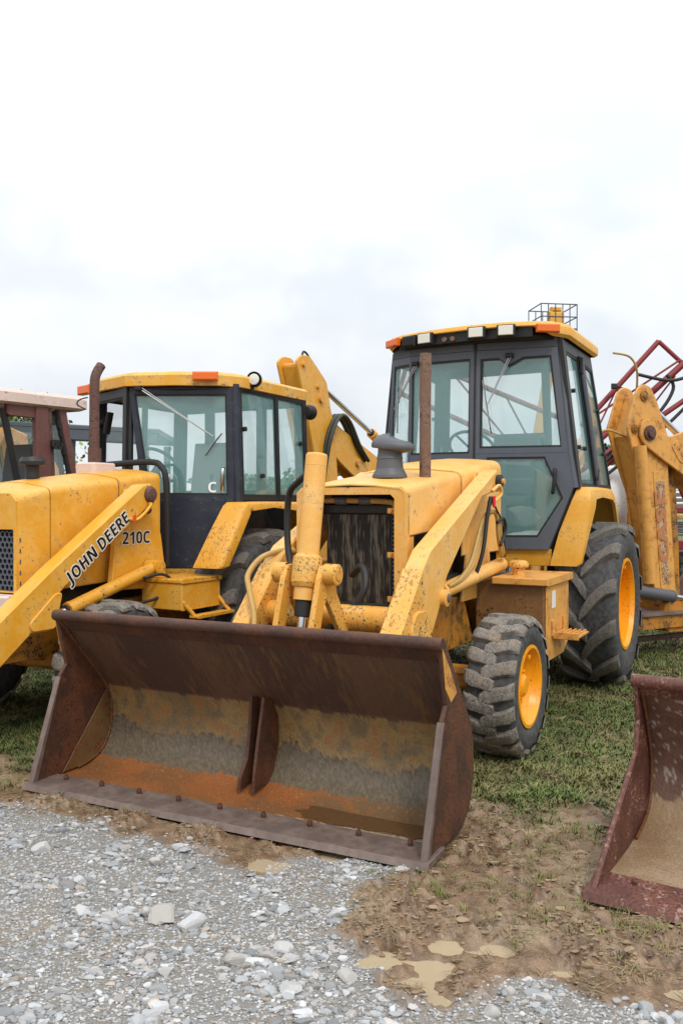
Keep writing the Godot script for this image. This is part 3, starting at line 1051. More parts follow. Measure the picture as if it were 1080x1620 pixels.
func wheel(parent: Node3D, at: Vector3, outer_right: bool, R: float, w: float, rim_r: float, kind: String, rim_mat: Material, lug_mat: Material, roll := 0.0) -> void:
	var o := Node3D.new()
	o.name = "wheel"
	parent.add_child(o, true)
	o.position = at
	o.rotation = Vector3(roll, 0.0 if outer_right else PI, 0.0)
	var r := RandomNumberGenerator.new()
	r.seed = 77
	var lug_h := 0.032 if kind == "front" else 0.056
	var base := R - lug_h
	var b := B.new()
	var prof := P2([rim_r - 0.01, -w * 0.36, rim_r + 0.012, -w * 0.43, lerpf(rim_r, base, 0.35), -w * 0.495, lerpf(rim_r, base, 0.62), -w * 0.5, base - 0.035, -w * 0.475, base - 0.008, -w * 0.43, base, -w * 0.3, base + 0.004, 0.0, base, w * 0.3, base - 0.008, w * 0.43, base - 0.035, w * 0.475, lerpf(rim_r, base, 0.62), w * 0.5, lerpf(rim_r, base, 0.35), w * 0.495, rim_r + 0.012, w * 0.43, rim_r - 0.01, w * 0.36])
	var rows := []
	for p in prof:
		var row := PackedVector3Array()
		for s in 48:
			var a := TAU * s / 48.0
			row.append(Vector3(p.y, cos(a) * p.x, sin(a) * p.x))
		rows.append(row)
	b.grid(rows, true, 0.5)
	# raised rib round the sidewall
	var tyre := part(b, "tyre", M.tyre, o)
	var t := B.new()
	if kind == "front":
		lug_row(t, R, w, base - 0.004, 18, 0.040, 0.13, 0.13, 0.8, r)
	else:
		lug_row(t, R, w, base - 0.004, 12, 0.056, 0.40, 0.05, 1.55, r)
	part(t, "tread", lug_mat, o)
	var d := B.new()
	var f := w * 0.43
	if kind == "front":
		d.lathe(P2([rim_r + 0.016, f + 0.004, rim_r + 0.016, f + 0.012, rim_r - 0.004, f + 0.014, rim_r - 0.018, f - 0.01, rim_r - 0.035, f - 0.045, rim_r - 0.06, f - 0.075, 0.12, f - 0.085, 0.115, f - 0.065, 0.0, f - 0.062]), Vector3.ZERO, Vector3.RIGHT, 40)
	else:
		d.lathe(P2([rim_r + 0.018, f + 0.004, rim_r + 0.018, f + 0.014, rim_r - 0.006, f + 0.016, rim_r - 0.024, f - 0.02, rim_r - 0.03, f - 0.16, rim_r - 0.06, f - 0.2, 0.16, f - 0.17, 0.155, f - 0.13, 0.0, f - 0.125]), Vector3.ZERO, Vector3.RIGHT, 48)
	d.lathe(P2([rim_r - 0.01, -w * 0.36, rim_r - 0.02, 0.0, rim_r - 0.02, f - 0.05]), Vector3.ZERO, Vector3.RIGHT, 32)
	part(d, "rim", rim_mat, o)
	var hb := B.new()
	var hx := f - 0.062 if kind == "front" else f - 0.125
	hb.lathe(P2([0.075, hx, 0.07, hx + 0.03, 0.05, hx + 0.045, 0.0, hx + 0.047]), Vector3.ZERO, Vector3.RIGHT, 20)
	part(hb, "hub", rim_mat, o)
	for k in 8:
		var a := TAU * k / 8.0
		var q := B.new()
		var rr := 0.098 if kind == "front" else 0.13
		q.lathe(P2([0.014, 0.0, 0.014, 0.018, 0.0, 0.019]), Vector3(hx - 0.002, cos(a) * rr, sin(a) * rr), Vector3.RIGHT, 6)
		part(q, "lug_nut", rim_mat, o)
	var vs := B.new()
	vs.lathe(P2([0.02, 0.0, 0.02, 0.03, 0.012, 0.036, 0.0, 0.037]), Vector3(f - 0.05, cos(0.5) * (rim_r - 0.055), sin(-0.5) * (rim_r - 0.055)), Vector3.RIGHT, 10)
	part(vs, "valve_boss", rim_mat, o)

# ---------------------------------------------------------------- helpers for machines
func bolt(parent: Node, at: Vector3, dir: Vector3, r: float, h: float, mat: Material, called := "pin") -> void:
	var b := B.new()
	b.lathe(P2([r, -0.004, r, h * 0.8, r * 0.8, h, 0.0, h]), at, dir, 16)
	part(b, called, mat, parent)

func cylinder(parent: Node, called: String, a: Vector3, b: Vector3, r: float, rod_end: Vector3, rod_r: float, mat: Material) -> Node:
	var q := B.new()
	var d := (b - a).normalized()
	var L := a.distance_to(b)
	q.lathe(P2([0.0, 0.0, r * 0.85, 0.002, r, 0.012, r, L - 0.03, r * 1.06, L - 0.028, r * 1.06, L - 0.004, r * 0.7, L, 0.0, L]), a, d, 24)
	var o := part(q, called, mat, parent)
	var k := B.new()
	k.rod(b, rod_end, rod_r, 14)
	part(k, "rod", M.chrome, o)
	var g := B.new()
	g.lathe(P2([rod_r, 0.0, r * 0.78, 0.002, r * 0.78, 0.02, rod_r, 0.022]), b, d, 18)
	part(g, "gland", M.black_rubber, o)
	return o

func hose(parent: Node, pts: Array, r: float, mat: Material, called := "hose") -> void:
	var b := B.new()
	b.tube(curve(pts, 6), r, 9)
	part(b, called, mat, parent)

func letters(parent: Node, text: String, at: Vector3, right: Vector3, up: Vector3, height: float, mat: Material, called: String, width := 0.0, bold := 0.0, slant := 0.0, depth := 0.003, halo := 0.0) -> void:
	var f := SystemFont.new()
	f.font_names = PackedStringArray(["Droid Sans"])
	f.font_weight = 700
	var fv := FontVariation.new()
	fv.base_font = f
	fv.variation_embolden = bold
	if slant != 0.0:
		fv.variation_transform = Transform2D(Vector2(1, slant), Vector2(0, 1), Vector2.ZERO)
	var t := TextMesh.new()
	t.font = fv
	t.text = text
	t.font_size = 32
	t.pixel_size = 1.0
	t.depth = 1.0
	t.curve_step = 1.0
	t.material = mat
	var bb := t.get_aabb()
	var cap := 32.0 * 0.714
	var sy := height / cap
	var sx: float = sy if width == 0.0 else width / bb.size.x
	var o := MeshInstance3D.new()
	o.name = called
	o.mesh = t
	if halo > 0.0:
		var st := SurfaceTool.new()
		for k in 12:
			var w := TAU * k / 12.0
			st.append_from(t, 0, Transform3D(Basis(), Vector3(cos(w) * halo / sx, sin(w) * halo / sy, 0.03 * k)))
		var am := st.commit()
		am.surface_set_material(0, mat)
		o.mesh = am
	parent.add_child(o, true)
	o.transform = Transform3D(Basis(right.normalized() * sx, up.normalized() * sy, right.cross(up).normalized() * depth), at)

func pane(parent: Node, outer: Array, inner: Array, thick: Vector3, frame_mat: Material, glass_mat: Material, called := "window") -> MeshInstance3D:
	var b := B.new()
	b.ring(V(outer), V(inner), thick)
	var o := part(b, called, frame_mat, parent)
	var s := B.new()   # rubber seal
	var tight := []
	var mid := Vector3.ZERO
	for p in inner:
		mid += p
	mid /= inner.size()
	for p in inner:
		tight.append(p + (mid - p).normalized() * 0.02 + thick * 0.25)
	var lo := []
	for p in inner:
		lo.append(p + thick * 0.25)
	s.ring(V(lo), V(tight), thick * 0.62)
	part(s, "seal", M.black_rubber, o)
	if glass_mat:
		var g := B.new()
		var q := []
		for p in inner:
			q.append(p + thick * 0.45)
		g.slab(V(q), thick.normalized() * 0.005, 0.0)
		part(g, "pane", glass_mat, o)
	return o

func seat(parent: Node, at: Vector3, mat: Material) -> void:
	var b := B.new()
	b.box(at + Vector3(0, 0.42, 0), Vector3(0.5, 0.13, 0.48), 0.05)
	var o := part(b, "seat", mat, parent)
	var k := B.new()
	k.box(at + Vector3(0, 0.76, -0.24), Vector3(0.48, 0.62, 0.13), 0.05, Basis(Vector3.RIGHT, -0.15))
	part(k, "backrest", mat, o)
	var p := B.new()
	p.box(at + Vector3(0, 0.18, 0), Vector3(0.3, 0.36, 0.3), 0.02)
	part(p, "pedestal", M.dark, o)

func steering(parent: Node, at: Vector3, axis: Vector3, r: float) -> void:
	var b := B.new()
	var e := axis.cross(Vector3.RIGHT).normalized()
	var f := axis.cross(e).normalized()
	var ring := PackedVector3Array()
	for s in 29:
		var w := TAU * s / 28.0
		ring.append(at + (e * cos(w) + f * sin(w)) * r)
	b.tube(ring, 0.014, 8, false)
	var o := part(b, "steering_wheel", M.black_rubber, parent)
	for s in 3:
		var w := TAU * s / 3.0 + 0.5
		var k := B.new()
		k.rod(at - axis * 0.02, at + (e * cos(w) + f * sin(w)) * r, 0.011, 8)
		part(k, "spoke", M.black_rubber, o)
	var c := B.new()
	c.tube(V([at - axis * 0.02, at - axis * 0.55]), [0.03, 0.045], 10)
	part(c, "column", M.dark, o)

func wiper(parent: Node, root: Vector3, elbow: Vector3, a: Vector3, b: Vector3) -> void:
	var k := B.new()
	k.tube(V([root, elbow]), [0.006, 0.003], 8)
	var side := (elbow - root).cross(Vector3.FORWARD).normalized() * 0.018
	k.rod(root + side, elbow + side * 0.2, 0.004, 6)
	var o := part(k, "wiper", M.wiper_steel, parent)
	var q := B.new()
	q.tube(V([a, a.lerp(b, 0.5) + Vector3(0, 0, 0.006), b]), 0.005, 6)
	part(q, "blade", M.black_rubber, o)
	var g := B.new()
	g.tube(V([a.lerp(b, 0.1) + Vector3(0, 0, 0.012), a.lerp(b, 0.5) + Vector3(0, 0, 0.02), a.lerp(b, 0.9) + Vector3(0, 0, 0.012)]), 0.004, 6)
	part(g, "blade_holder", M.wiper_steel, o)
	var m := B.new()
	m.box(root, Vector3(0.06, 0.035, 0.05), 0.008)
	part(m, "motor_cover", M.black_rubber, o)

# skin whose cross-section is an open bonnet outline, front to back
func bonnet(stations: Array, thick_front := true) -> B:
	var b := B.new()
	var rows := []
	for s in stations:   # [z, half width, side bottom, edge top, crown, corner radius]
		var pts := [Vector2(-s[1], s[2]), Vector2(-s[1], s[3]), Vector2(-s[1] * 0.45, lerpf(s[3], s[4], 0.75)), Vector2(0, s[4]), Vector2(s[1] * 0.45, lerpf(s[3], s[4], 0.75)), Vector2(s[1], s[3]), Vector2(s[1], s[2])]
		var outl := []
		for i in pts.size():
			if i == 1 or i == 5:
				var a: Vector2 = pts[i - 1]
				var m: Vector2 = pts[i]
				var d: Vector2 = pts[i + 1]
				var p0: Vector2 = m + (a - m).normalized() * s[5]
				var p2: Vector2 = m + (d - m).normalized() * s[5]
				for q in 6:
					var t := q / 5.0
					outl.append(p0.lerp(m, t).lerp(m.lerp(p2, t), t))
			else:
				outl.append(pts[i])
		var row := PackedVector3Array()
		for p in outl:
			row.append(Vector3(p.x, p.y, s[0]))
		rows.append(row)
	b.grid(rows, false, 0.7, Vector3(0, rows[0][0].y - 0.5, (stations[0][0] + stations[-1][0]) * 0.5))
	# underside skin so that the sheet has thickness
	var inner := []
	for r in rows:
		var row := PackedVector3Array()
		var k := 0
		for p in r:
			row.append(Vector3(p.x * 0.975, p.y - 0.008, p.z))
		inner.append(row)
	b.grid(inner, false, 0.7, Vector3(0, rows[0][0].y - 0.5, (stations[0][0] + stations[-1][0]) * 0.5))
	for e in [0, rows.size() - 1]:
		for i in rows[e].size() - 1:
			b.quad(rows[e][i], rows[e][i + 1], inner[e][i + 1], inner[e][i], Vector3(0, 0, 1 if e == 0 else -1))
	return b

# ---------------------------------------------------------------- loader bucket
# prof: inner outline as (z, y) from the lip down the back and along the floor to the tip
func bucket(parent: Node3D, prof: Array, hw: float, side: Array, edge_back: Vector2, tone: Callable, mat: Material, side_mat: Material, edge_mat: Material, bolts: int) -> MeshInstance3D:
	# resample the outline
	var fine := []
	var along := [0.0]
	for i in prof.size() - 1:
		var a: Vector2 = prof[max(i - 1, 0)]
		var p: Vector2 = prof[i]
		var q: Vector2 = prof[i + 1]
		var k: int = max(1, int(p.distance_to(q) / 0.013))
		for s in k:
			fine.append(p.lerp(q, float(s) / k))
	fine.append(prof[-1])
	var nx := 200
	var pos := PackedVector3Array()
	var nor := PackedVector3Array()
	var cols := PackedColorArray()
	var idx := PackedInt32Array()
	var dent := FastNoiseLite.new()
	dent.seed = 4
	dent.frequency = 1.6
	for i in fine.size():
		var t: Vector2 = fine[min(i + 2, fine.size() - 1)] - fine[max(i - 2, 0)]
		var nn := Vector3(0, t.x, -t.y).normalized()
		if nn.dot(Vector3(0, 0.4, 1)) < 0.0: nn = -nn
		for j in nx + 1:
			var x := lerpf(-hw, hw, float(j) / nx)
			pos.append(Vector3(x, fine[i].y, fine[i].x) + nn * 0.004 * dent.get_noise_2d(x, fine[i].y * 1.5 + fine[i].x))
			nor.append(nn)
			cols.append(tone.call(x, fine[i]))
	for i in fine.size() - 1:
		for j in nx:
			var k := i * (nx + 1) + j
			idx.append_array([k, k + 1, k + nx + 2, k, k + nx + 2, k + nx + 1])
	var a := []
	a.resize(Mesh.ARRAY_MAX)
	a[Mesh.ARRAY_VERTEX] = pos
	a[Mesh.ARRAY_NORMAL] = nor
	a[Mesh.ARRAY_COLOR] = cols
	a[Mesh.ARRAY_INDEX] = idx
	var m := ArrayMesh.new()
	m.add_surface_from_arrays(Mesh.PRIMITIVE_TRIANGLES, a)
	m.surface_set_material(0, mat)
	var o := MeshInstance3D.new()
	o.name = "bucket"
	o.mesh = m
	parent.add_child(o, true)
	# outer skin
	var b := B.new()
	var rows := []
	for i in range(0, fine.size(), 2):
		var t: Vector2 = fine[min(i + 2, fine.size() - 1)] - fine[max(i - 2, 0)]
		var nn := Vector2(-t.y, t.x).normalized()
		if nn.dot(Vector2(1, 0.4)) > 0.0: nn = -nn
		var p: Vector2 = fine[i] + nn * 0.016
		rows.append(V([Vector3(-hw, p.y, p.x), Vector3(hw, p.y, p.x)]))
	b.grid(rows, false, 0.6, Vector3(0, 0.5, 1.6))
	part(b, "back_plate", side_mat, o)
	for s in [-1.0, 1.0]:
		var q := B.new()
		q.prism(side, s * hw, s * (hw + 0.022), 0.005)
		part(q, "side_plate", side_mat, o)
	# rolled lip
	var lp := B.new()
	var l: Vector2 = prof[0]
	lp.tube(V([Vector3(-hw - 0.024, l.y + 0.004, l.x - 0.004), Vector3(-hw * 0.3, l.y + 0.003, l.x - 0.004), Vector3(hw * 0.4, l.y + 0.005, l.x - 0.004), Vector3(hw + 0.024, l.y + 0.004, l.x - 0.004)]), 0.03, 14)
	part(lp, "lip", side_mat, o)
	# doubled plate below the lip
	var dpl := B.new()
	var l2: Vector2 = l.lerp(prof[1], 0.36)
	var off := Vector2(prof[0].y - prof[1].y, prof[1].x - prof[0].x).normalized() * 0.009
	dpl.slab(V([Vector3(-hw, l.y + off.y, l.x + off.x), Vector3(hw, l.y + off.y, l.x + off.x), Vector3(hw, l2.y + off.y, l2.x + off.x), Vector3(-hw, l2.y + off.y, l2.x + off.x)]), Vector3(0, -off.y, -off.x), 0.002)
	part(dpl, "lip_plate", side_mat, o)
	# bolted cutting edge
	var tip: Vector2 = prof[-1]
	var ce := B.new()
	var e := [tip + Vector2(0.03, -0.018), tip + Vector2(0.012, 0.010), Vector2(edge_back.x, edge_back.y + 0.016), Vector2(edge_back.x, edge_back.y - 0.012), tip + Vector2(0.0, -0.026)]
	ce.prism(e, -hw - 0.04, hw + 0.04, 0.004)
	part(ce, "cutting_edge", edge_mat, o)
	for k in bolts:
		var x := lerpf(-hw + 0.12, hw - 0.1, float(k) / (bolts - 1))
		var mid := tip.lerp(edge_back, 0.72)
		var g := B.new()
		g.lathe(P2([0.013, 0.0, 0.013, 0.018, 0.009, 0.03, 0.0, 0.031]), Vector3(x, mid.y + 0.012, mid.x), Vector3(0, 1, 0.1), 8)
		part(g, "edge_bolt", side_mat, o)
	return o

# ---------------------------------------------------------------- the loader in front
func build_main_loader() -> void:
	var T := thing("backhoe_loader", "pale yellow backhoe loader with grey cab and wide rusty front bucket", "backhoe loader", Vector3(0.258, 0, -5.649), -28.4, "loaders parked in a row")
	var Y: Material = M.yellow
	var YC: Material = M.yellow_chipped
	# --- chassis and engine
	var b := B.new()
	b.box(Vector3(0, 0.70, -1.25), Vector3(0.56, 0.36, 3.3), 0.02)
	b.box(Vector3(0, 0.78, 0.42), Vector3(0.62, 0.16, 0.16), 0.02)
	part(b, "chassis", M.yellow_dirty, T)
	b = B.new()
	b.box(Vector3(0, 0.44, 0), Vector3(1.3, 0.14, 0.16), 0.03)
	b.box(Vector3(0, 0.52, 0), Vector3(0.3, 0.22, 0.3), 0.03)
	part(b, "front_axle", M.yellow_dirty, T)
	b = B.new()
	b.box(Vector3(0, 0.69, -2.42), Vector3(1.3, 0.2, 0.24), 0.03)
	part(b, "rear_axle", M.yellow_dirty, T)
	b = B.new()
	b.box(Vector3(0, 1.1, -0.6), Vector3(0.5, 0.5, 1.3), 0.04)
	b.box(Vector3(0.27, 1.15, -0.3), Vector3(0.08, 0.22, 0.5), 0.03)
	b.rod(Vector3(0.3, 1.0, 0.1), Vector3(0.3, 1.0, -0.6), 0.05)
	b.rod(Vector3(0.3, 1.28, 0.2), Vector3(0.3, 1.24, -0.7), 0.03)
	part(b, "engine", M.engine, T)
	for s in [-1.0, 1.0]:
		b = B.new()
		b.prism(P2([0.46, 0.55, 0.46, 0.93, 0.1, 0.95, -0.55, 0.88, -0.75, 0.55]), s * 0.34, s * 0.38, 0.006)
		part(b, "frame_plate", M.yellow_dirty, T)
		b = B.new()
		b.prism(P2([-1.06, 0.86, -0.98, 1.30, -0.93, 1.74, -0.70, 1.76, -0.62, 1.55, -0.50, 1.1, -0.42, 0.86]), s * 0.395, s * 0.415, 0.004)
		part(b, "loader_tower", Y, T)
	wheel(T, Vector3(0.872, 0.425, 0), true, 0.43, 0.30, 0.235, "front", M.rim, M.lug, 0.06)
	wheel(T, Vector3(-0.872, 0.425, 0), false, 0.43, 0.30, 0.235, "front", M.rim, M.lug, 0.4)
	wheel(T, Vector3(0.925, 0.685, -2.42), true, 0.69, 0.49, 0.37, "rear", M.rim, M.lug_dark, 0.2)
	wheel(T, Vector3(-0.925, 0.685, -2.42), false, 0.69, 0.49, 0.37, "rear", M.rim, M.lug_dark, 0.2)
	# --- hood
	b = bonnet([[0.435, 0.375, 1.345, 1.625, 1.655, 0.05], [0.42, 0.385, 1.345, 1.635, 1.665, 0.055], [0.0, 0.385, 1.365, 1.69, 1.72, 0.05], [-0.46, 0.385, 1.395, 1.745, 1.775, 0.05], [-0.475, 0.383, 1.395, 1.743, 1.77, 0.05]])
	part(b, "hood", Y, T)
	b = bonnet([[-0.487, 0.392, 1.18, 1.755, 1.785, 0.07], [-0.50, 0.398, 1.18, 1.765, 1.795, 0.075], [-0.9, 0.41, 1.18, 1.82, 1.85, 0.075], [-1.25, 0.42, 1.18, 1.86, 1.89, 0.075]])
	part(b, "cowl", Y, T)
	# --- front surround and radiator
	var fo := [Vector3(-0.385, 0.885, 0.40), Vector3(0.385, 0.885, 0.40), Vector3(0.385, 1.60, 0.40), Vector3(0.35, 1.635, 0.40), Vector3(-0.35, 1.635, 0.40), Vector3(-0.385, 1.60, 0.40)]
	var fi := [Vector3(-0.30, 0.90, 0.40), Vector3(0.30, 0.90, 0.40), Vector3(0.30, 1.565, 0.40), Vector3(0.275, 1.59, 0.40), Vector3(-0.275, 1.59, 0.40), Vector3(-0.30, 1.565, 0.40)]
	b = B.new()
	b.ring(V(fo), V(fi), Vector3(0, 0, 0.032))
	var fr := part(b, "front_surround", Y, T)
	for s in [-1.0, 1.0]:
		b = B.new()
		b.box(Vector3(s * 0.338, 1.11, 0.35), Vector3(0.075, 0.45, 0.09), 0.008)
		part(b, "pillar", Y, fr)
	for y in [1.49, 1.22, 0.95]:
		b = B.new()
		b.box(Vector3(0.262, y, 0.372), Vector3(0.07, 0.036, 0.012), 0.003)
		b.lathe(P2([0.014, 0, 0.014, 0.012, 0, 0.013]), Vector3(0.25, y, 0.378), Vector3(0, 0, 1), 8)
		part(b, "hinge", M.yellow_boom, fr)
	b = B.new()
	b.box(Vector3(-0.03, 1.17, 0.22), Vector3(0.47, 0.62, 0.08), 0.01)
	var rad := part(b, "radiator", M.core, T)
	b = B.new()
	b.box(Vector3(-0.03, 1.50, 0.22), Vector3(0.50, 0.07, 0.11), 0.012)
	b.box(Vector3(-0.03, 0.875, 0.22), Vector3(0.50, 0.06, 0.11), 0.012)
	b.box(Vector3(0.0, 1.2, 0.12), Vector3(0.6, 0.8, 0.04), 0.01)
	part(b, "header_tank", M.black_paint, rad)
	for k in 54:   # fin rows
		b = B.new()
		b.box(Vector3(-0.03, 0.918 + k * 0.0102, 0.262), Vector3(0.455, 0.004, 0.008), 0.0)
		part(b, "fin", M.core, rad)
	for k in 22:   # comb of the side shroud
		b = B.new()
		b.box(Vector3(0.243, 0.93 + k * 0.0268, 0.275), Vector3(0.045, 0.012, 0.03), 0.002)
		part(b, "slat", M.plastic_grey, rad)
	b = B.new()
	b.box(Vector3(0.215, 1.21, 0.265), Vector3(0.014, 0.62, 0.035), 0.003)
	part(b, "shroud_rail", M.black_paint, rad)
	hose(rad, [Vector3(-0.28, 1.555, 0.31), Vector3(0.0, 1.552, 0.32), Vector3(0.2, 1.545, 0.32), Vector3(0.25, 1.52, 0.31), Vector3(0.262, 1.40, 0.30), Vector3(0.265, 1.25, 0.30)], 0.018, M.brass_line, "coolant_pipe")
	for x in [-0.12, 0.05]:
		b = B.new()
		b.rod(Vector3(x - 0.04, 1.553, 0.32), Vector3(x + 0.04, 1.551, 0.32), 0.026, 10)
		part(b, "pipe_sleeve", M.plastic_grey, rad)
	hose(T, [Vector3(0.05, 1.1, 0.50), Vector3(0.15, 1.16, 0.56), Vector3(0.20, 1.05, 0.62), Vector3(0.14, 0.92, 0.66), Vector3(0.02, 0.80, 0.72), Vector3(-0.04, 0.7, 0.8)], 0.022, M.hose)
	# --- exhaust and air intake on the hood
	b = B.new()
	b.tube(V([Vector3(0.285, 1.66, -0.08), Vector3(0.285, 2.2, -0.08), Vector3(0.287, 2.515, -0.082)]), 0.038, 18, false)
	b.tube(V([Vector3(0.287, 2.515, -0.082), Vector3(0.285, 2.2, -0.08)]), 0.033, 18, false)
	part(b, "exhaust_stack", M.stack_rust, T)
	b = B.new()
	b.lathe(P2([0.115, 0.0, 0.112, 0.02, 0.09, 0.06, 0.082, 0.12, 0.086, 0.125, 0.078, 0.16, 0.075, 0.22]), Vector3(0.10, 1.70, 0.07), Vector3.UP, 26)
	var pc := part(b, "air_precleaner", M.plastic_grey, T)
	b = B.new()
	var caprows := []
	for e in [[0.20, 0.6], [0.195, 1.08], [0.205, 1.13], [0.225, 1.12], [0.25, 0.98], [0.272, 0.74], [0.284, 0.45], [0.288, 0.02]]:
		var row := PackedVector3Array()
		for s in 28:
			var w := TAU * s / 28.0
			var sx: float = cos(w) * 0.112 * e[1] + (0.035 * max(cos(w), 0.0) * e[1])
			row.append(Vector3(0.105 + sx, 1.69 + e[0] - 0.10 * max(0.0, cos(w)) * (1.0 - e[1]) * 0.4 - 0.015 * cos(w), 0.07 + sin(w) * 0.10 * e[1]))
		caprows.append(row)
	b.grid(caprows, true, 0.4)
	part(b, "cap", M.plastic_grey, pc)
	# --- loader arms
	var arm := P2([-0.86, 1.67, -0.83, 1.745, -0.76, 1.775, -0.67, 1.745, 0.47, 1.265, 0.58, 1.17, 0.93, 0.78, 1.14, 0.34, 1.13, 0.22, 1.04, 0.2, 0.88, 0.42, 0.62, 0.66, 0.42, 0.785, 0.34, 0.88, 0.20, 1.085, -0.44, 1.575, -0.72, 1.62, -0.83, 1.62])
	for s in [-1.0, 1.0]:
		b = B.new()
		b.prism(arm, s * 0.43, s * 0.55, 0.012)
		var am := part(b, "loader_arm", Y, T)
		b = B.new()   # worn knuckle plate welded on the lower end
		b.prism(P2([0.60, 1.16, 0.94, 0.785, 1.15, 0.345, 1.14, 0.215, 1.03, 0.195, 0.87, 0.41, 0.63, 0.67, 0.55, 0.86]), s * 0.424, s * 0.556, 0.01)
		part(b, "lower_sleeve", YC, am)
		b = B.new()
		b.lathe(P2([0.05, -0.01, 0.05, 0.03, 0.035, 0.036, 0, 0.037]), Vector3(s * 0.55, 1.69, -0.765), Vector3(s, 0, 0), 20)
		part(b, "pivot_pin", M.black_paint, am)
		b = B.new()
		b.lathe(P2([0.022, 0.02, 0.022, 0.055, 0.0, 0.056]), Vector3(s * 0.55, 1.69, -0.765), Vector3(s, 0, 0), 12)
		part(b, "grease_cap", M.yellow_boom, am)
		b = B.new()
		b.lathe(P2([0.052, -0.02, 0.052, 0.03, 0.03, 0.035, 0, 0.035]), Vector3(s * 0.55, 0.965, 0.27), Vector3(s, 0, 0), 20)
		part(b, "cylinder_boss", Y, am)
		bolt(am, Vector3(s * 0.583, 0.965, 0.27), Vector3(s, 0, 0), 0.026, 0.012, M.edge_steel, "cylinder_pin")
		# welded boss plate at the elbow
		b = B.new()
		b.prism(rounded(P2([0.56, 0.66, 0.74, 0.70, 0.80, 0.80, 0.73, 0.93, 0.55, 0.92, 0.47, 0.78]), 0.06, 4), s * 0.55, s * 0.572, 0.006)
		part(b, "boss_plate", YC, am)
		cylinder(T, "lift_cylinder", Vector3(s * 0.49, 1.085, -1.05), Vector3(s * 0.49, 0.985, 0.17), 0.05, Vector3(s * 0.49, 0.968, 0.27), 0.024, Y)
		hose(T, [Vector3(s * 0.56, 1.62, -0.62), Vector3(s * 0.585, 1.66, -0.70), Vector3(s * 0.585, 1.60, -0.74), Vector3(s * 0.56, 1.54, -0.62), Vector3(s * 0.555, 1.545, -0.56)], 0.013, Y, "hook")
	# hydraulic lines down the tower
	for k in 2:
		var dz := 0.05 * k
		hose(T, [Vector3(0.53, 1.02, 0.13 - dz), Vector3(0.53, 1.06, -0.1 - dz), Vector3(0.52, 1.16, -0.32 - dz), Vector3(0.52, 1.40, -0.52 - dz), Vector3(0.54, 1.475, -0.62 - dz), Vector3(0.56, 1.45, -0.72 - dz), Vector3(0.56, 1.3, -0.76 - dz), Vector3(0.55, 1.17, -0.86 - dz), Vector3(0.52, 1.15, -0.95 - dz)], 0.015, M.brass_line, "hydraulic_line")
	hose(T, [Vector3(0.57, 1.58, -0.56), Vector3(0.56, 1.45, -0.52), Vector3(0.55, 1.2, -0.45), Vector3(0.5, 1.0, -0.4)], 0.014, M.hose)
	hose(T, [Vector3(0.57, 1.58, -0.56), Vector3(0.575, 1.5, -0.66), Vector3(0.57, 1.38, -0.82), Vector3(0.56, 1.15, -0.92)], 0.007, M.hose, "cable")
	hose(T, [Vector3(0.57, 1.40, -0.70), Vector3(0.59, 1.43, -0.78), Vector3(0.59, 1.36, -0.83), Vector3(0.58, 1.28, -0.80), Vector3(0.58, 1.24, -0.74)], 0.012, M.hose)
	b = B.new()
	b.box(Vector3(0.585, 1.55, -0.585), Vector3(0.02, 0.075, 0.03), 0.008)
	part(b, "red_tag", M.red_tag, T)
	# cross tube and centre tilt linkage
	b = B.new()
	b.rod(Vector3(-0.45, 0.865, 0.66), Vector3(0.45, 0.865, 0.66), 0.075, 22)
	part(b, "cross_tube", YC, T)
	for s in [-1.0, 1.0]:
		var xx: float = s * 0.115
		b = B.new()
		b.prism(P2([0.91, 1.19, 0.99, 1.19, 1.03, 1.12, 1.13, 0.80, 1.18, 0.52, 1.12, 0.50, 0.99, 0.96, 0.955, 1.0, 0.92, 0.96, 0.74, 0.72, 0.66, 0.76, 0.84, 1.03, 0.87, 1.13]), xx - 0.017, xx + 0.017, 0.004)
		var br := part(b, "cylinder_bracket", YC, T)
		b = B.new()
		b.lathe(P2([0.06, 0, 0.06, 0.075, 0.05, 0.08, 0, 0.08]), Vector3(s * 0.125, 1.14, 0.955), Vector3(s, 0, 0), 22)
		part(b, "trunnion_boss", YC, br)
		bolt(br, Vector3(s * 0.205, 1.14, 0.955), Vector3(s, 0, 0), 0.034, 0.006, M.yellow_boom, "trunnion_pin")
	b = B.new()
	var c0 := Vector3(0, 1.82, 0.84)
	var c1 := Vector3(0, 0.98, 0.985)
	b.lathe(P2([0, 0, 0.058, 0.001, 0.063, 0.012, 0.063, 0.07, 0.0645, 0.072, 0.063, 0.074, 0.063, 0.84]), c0, c1 - c0, 28)
	var tc := part(b, "tilt_cylinder", Y, T)
	b = B.new()
	b.lathe(P2([0.063, 0.58, 0.082, 0.60, 0.085, 0.64, 0.085, 0.74, 0.074, 0.765, 0.06, 0.77]), c0, c1 - c0, 28)
	part(b, "trunnion_collar", YC, tc)
	b = B.new()
	b.lathe(P2([0.05, 0.83, 0.05, 0.93, 0.03, 0.935, 0.0, 0.935]), c0, c1 - c0, 22)
	part(b, "gland", M.black_rubber, tc)
	b = B.new()
	b.rod(c0.lerp(c1, 1.08), c0.lerp(c1, 1.5), 0.027, 16)
	part(b, "rod", M.chrome, tc)
	hose(T, [Vector3(-0.06, 1.70, 0.86), Vector3(-0.14, 1.66, 0.82), Vector3(-0.22, 1.60, 0.78), Vector3(-0.25, 1.45, 0.76), Vector3(-0.23, 1.25, 0.78), Vector3(-0.14, 1.05, 0.85), Vector3(-0.11, 0.95, 0.9)], 0.02, M.hose)
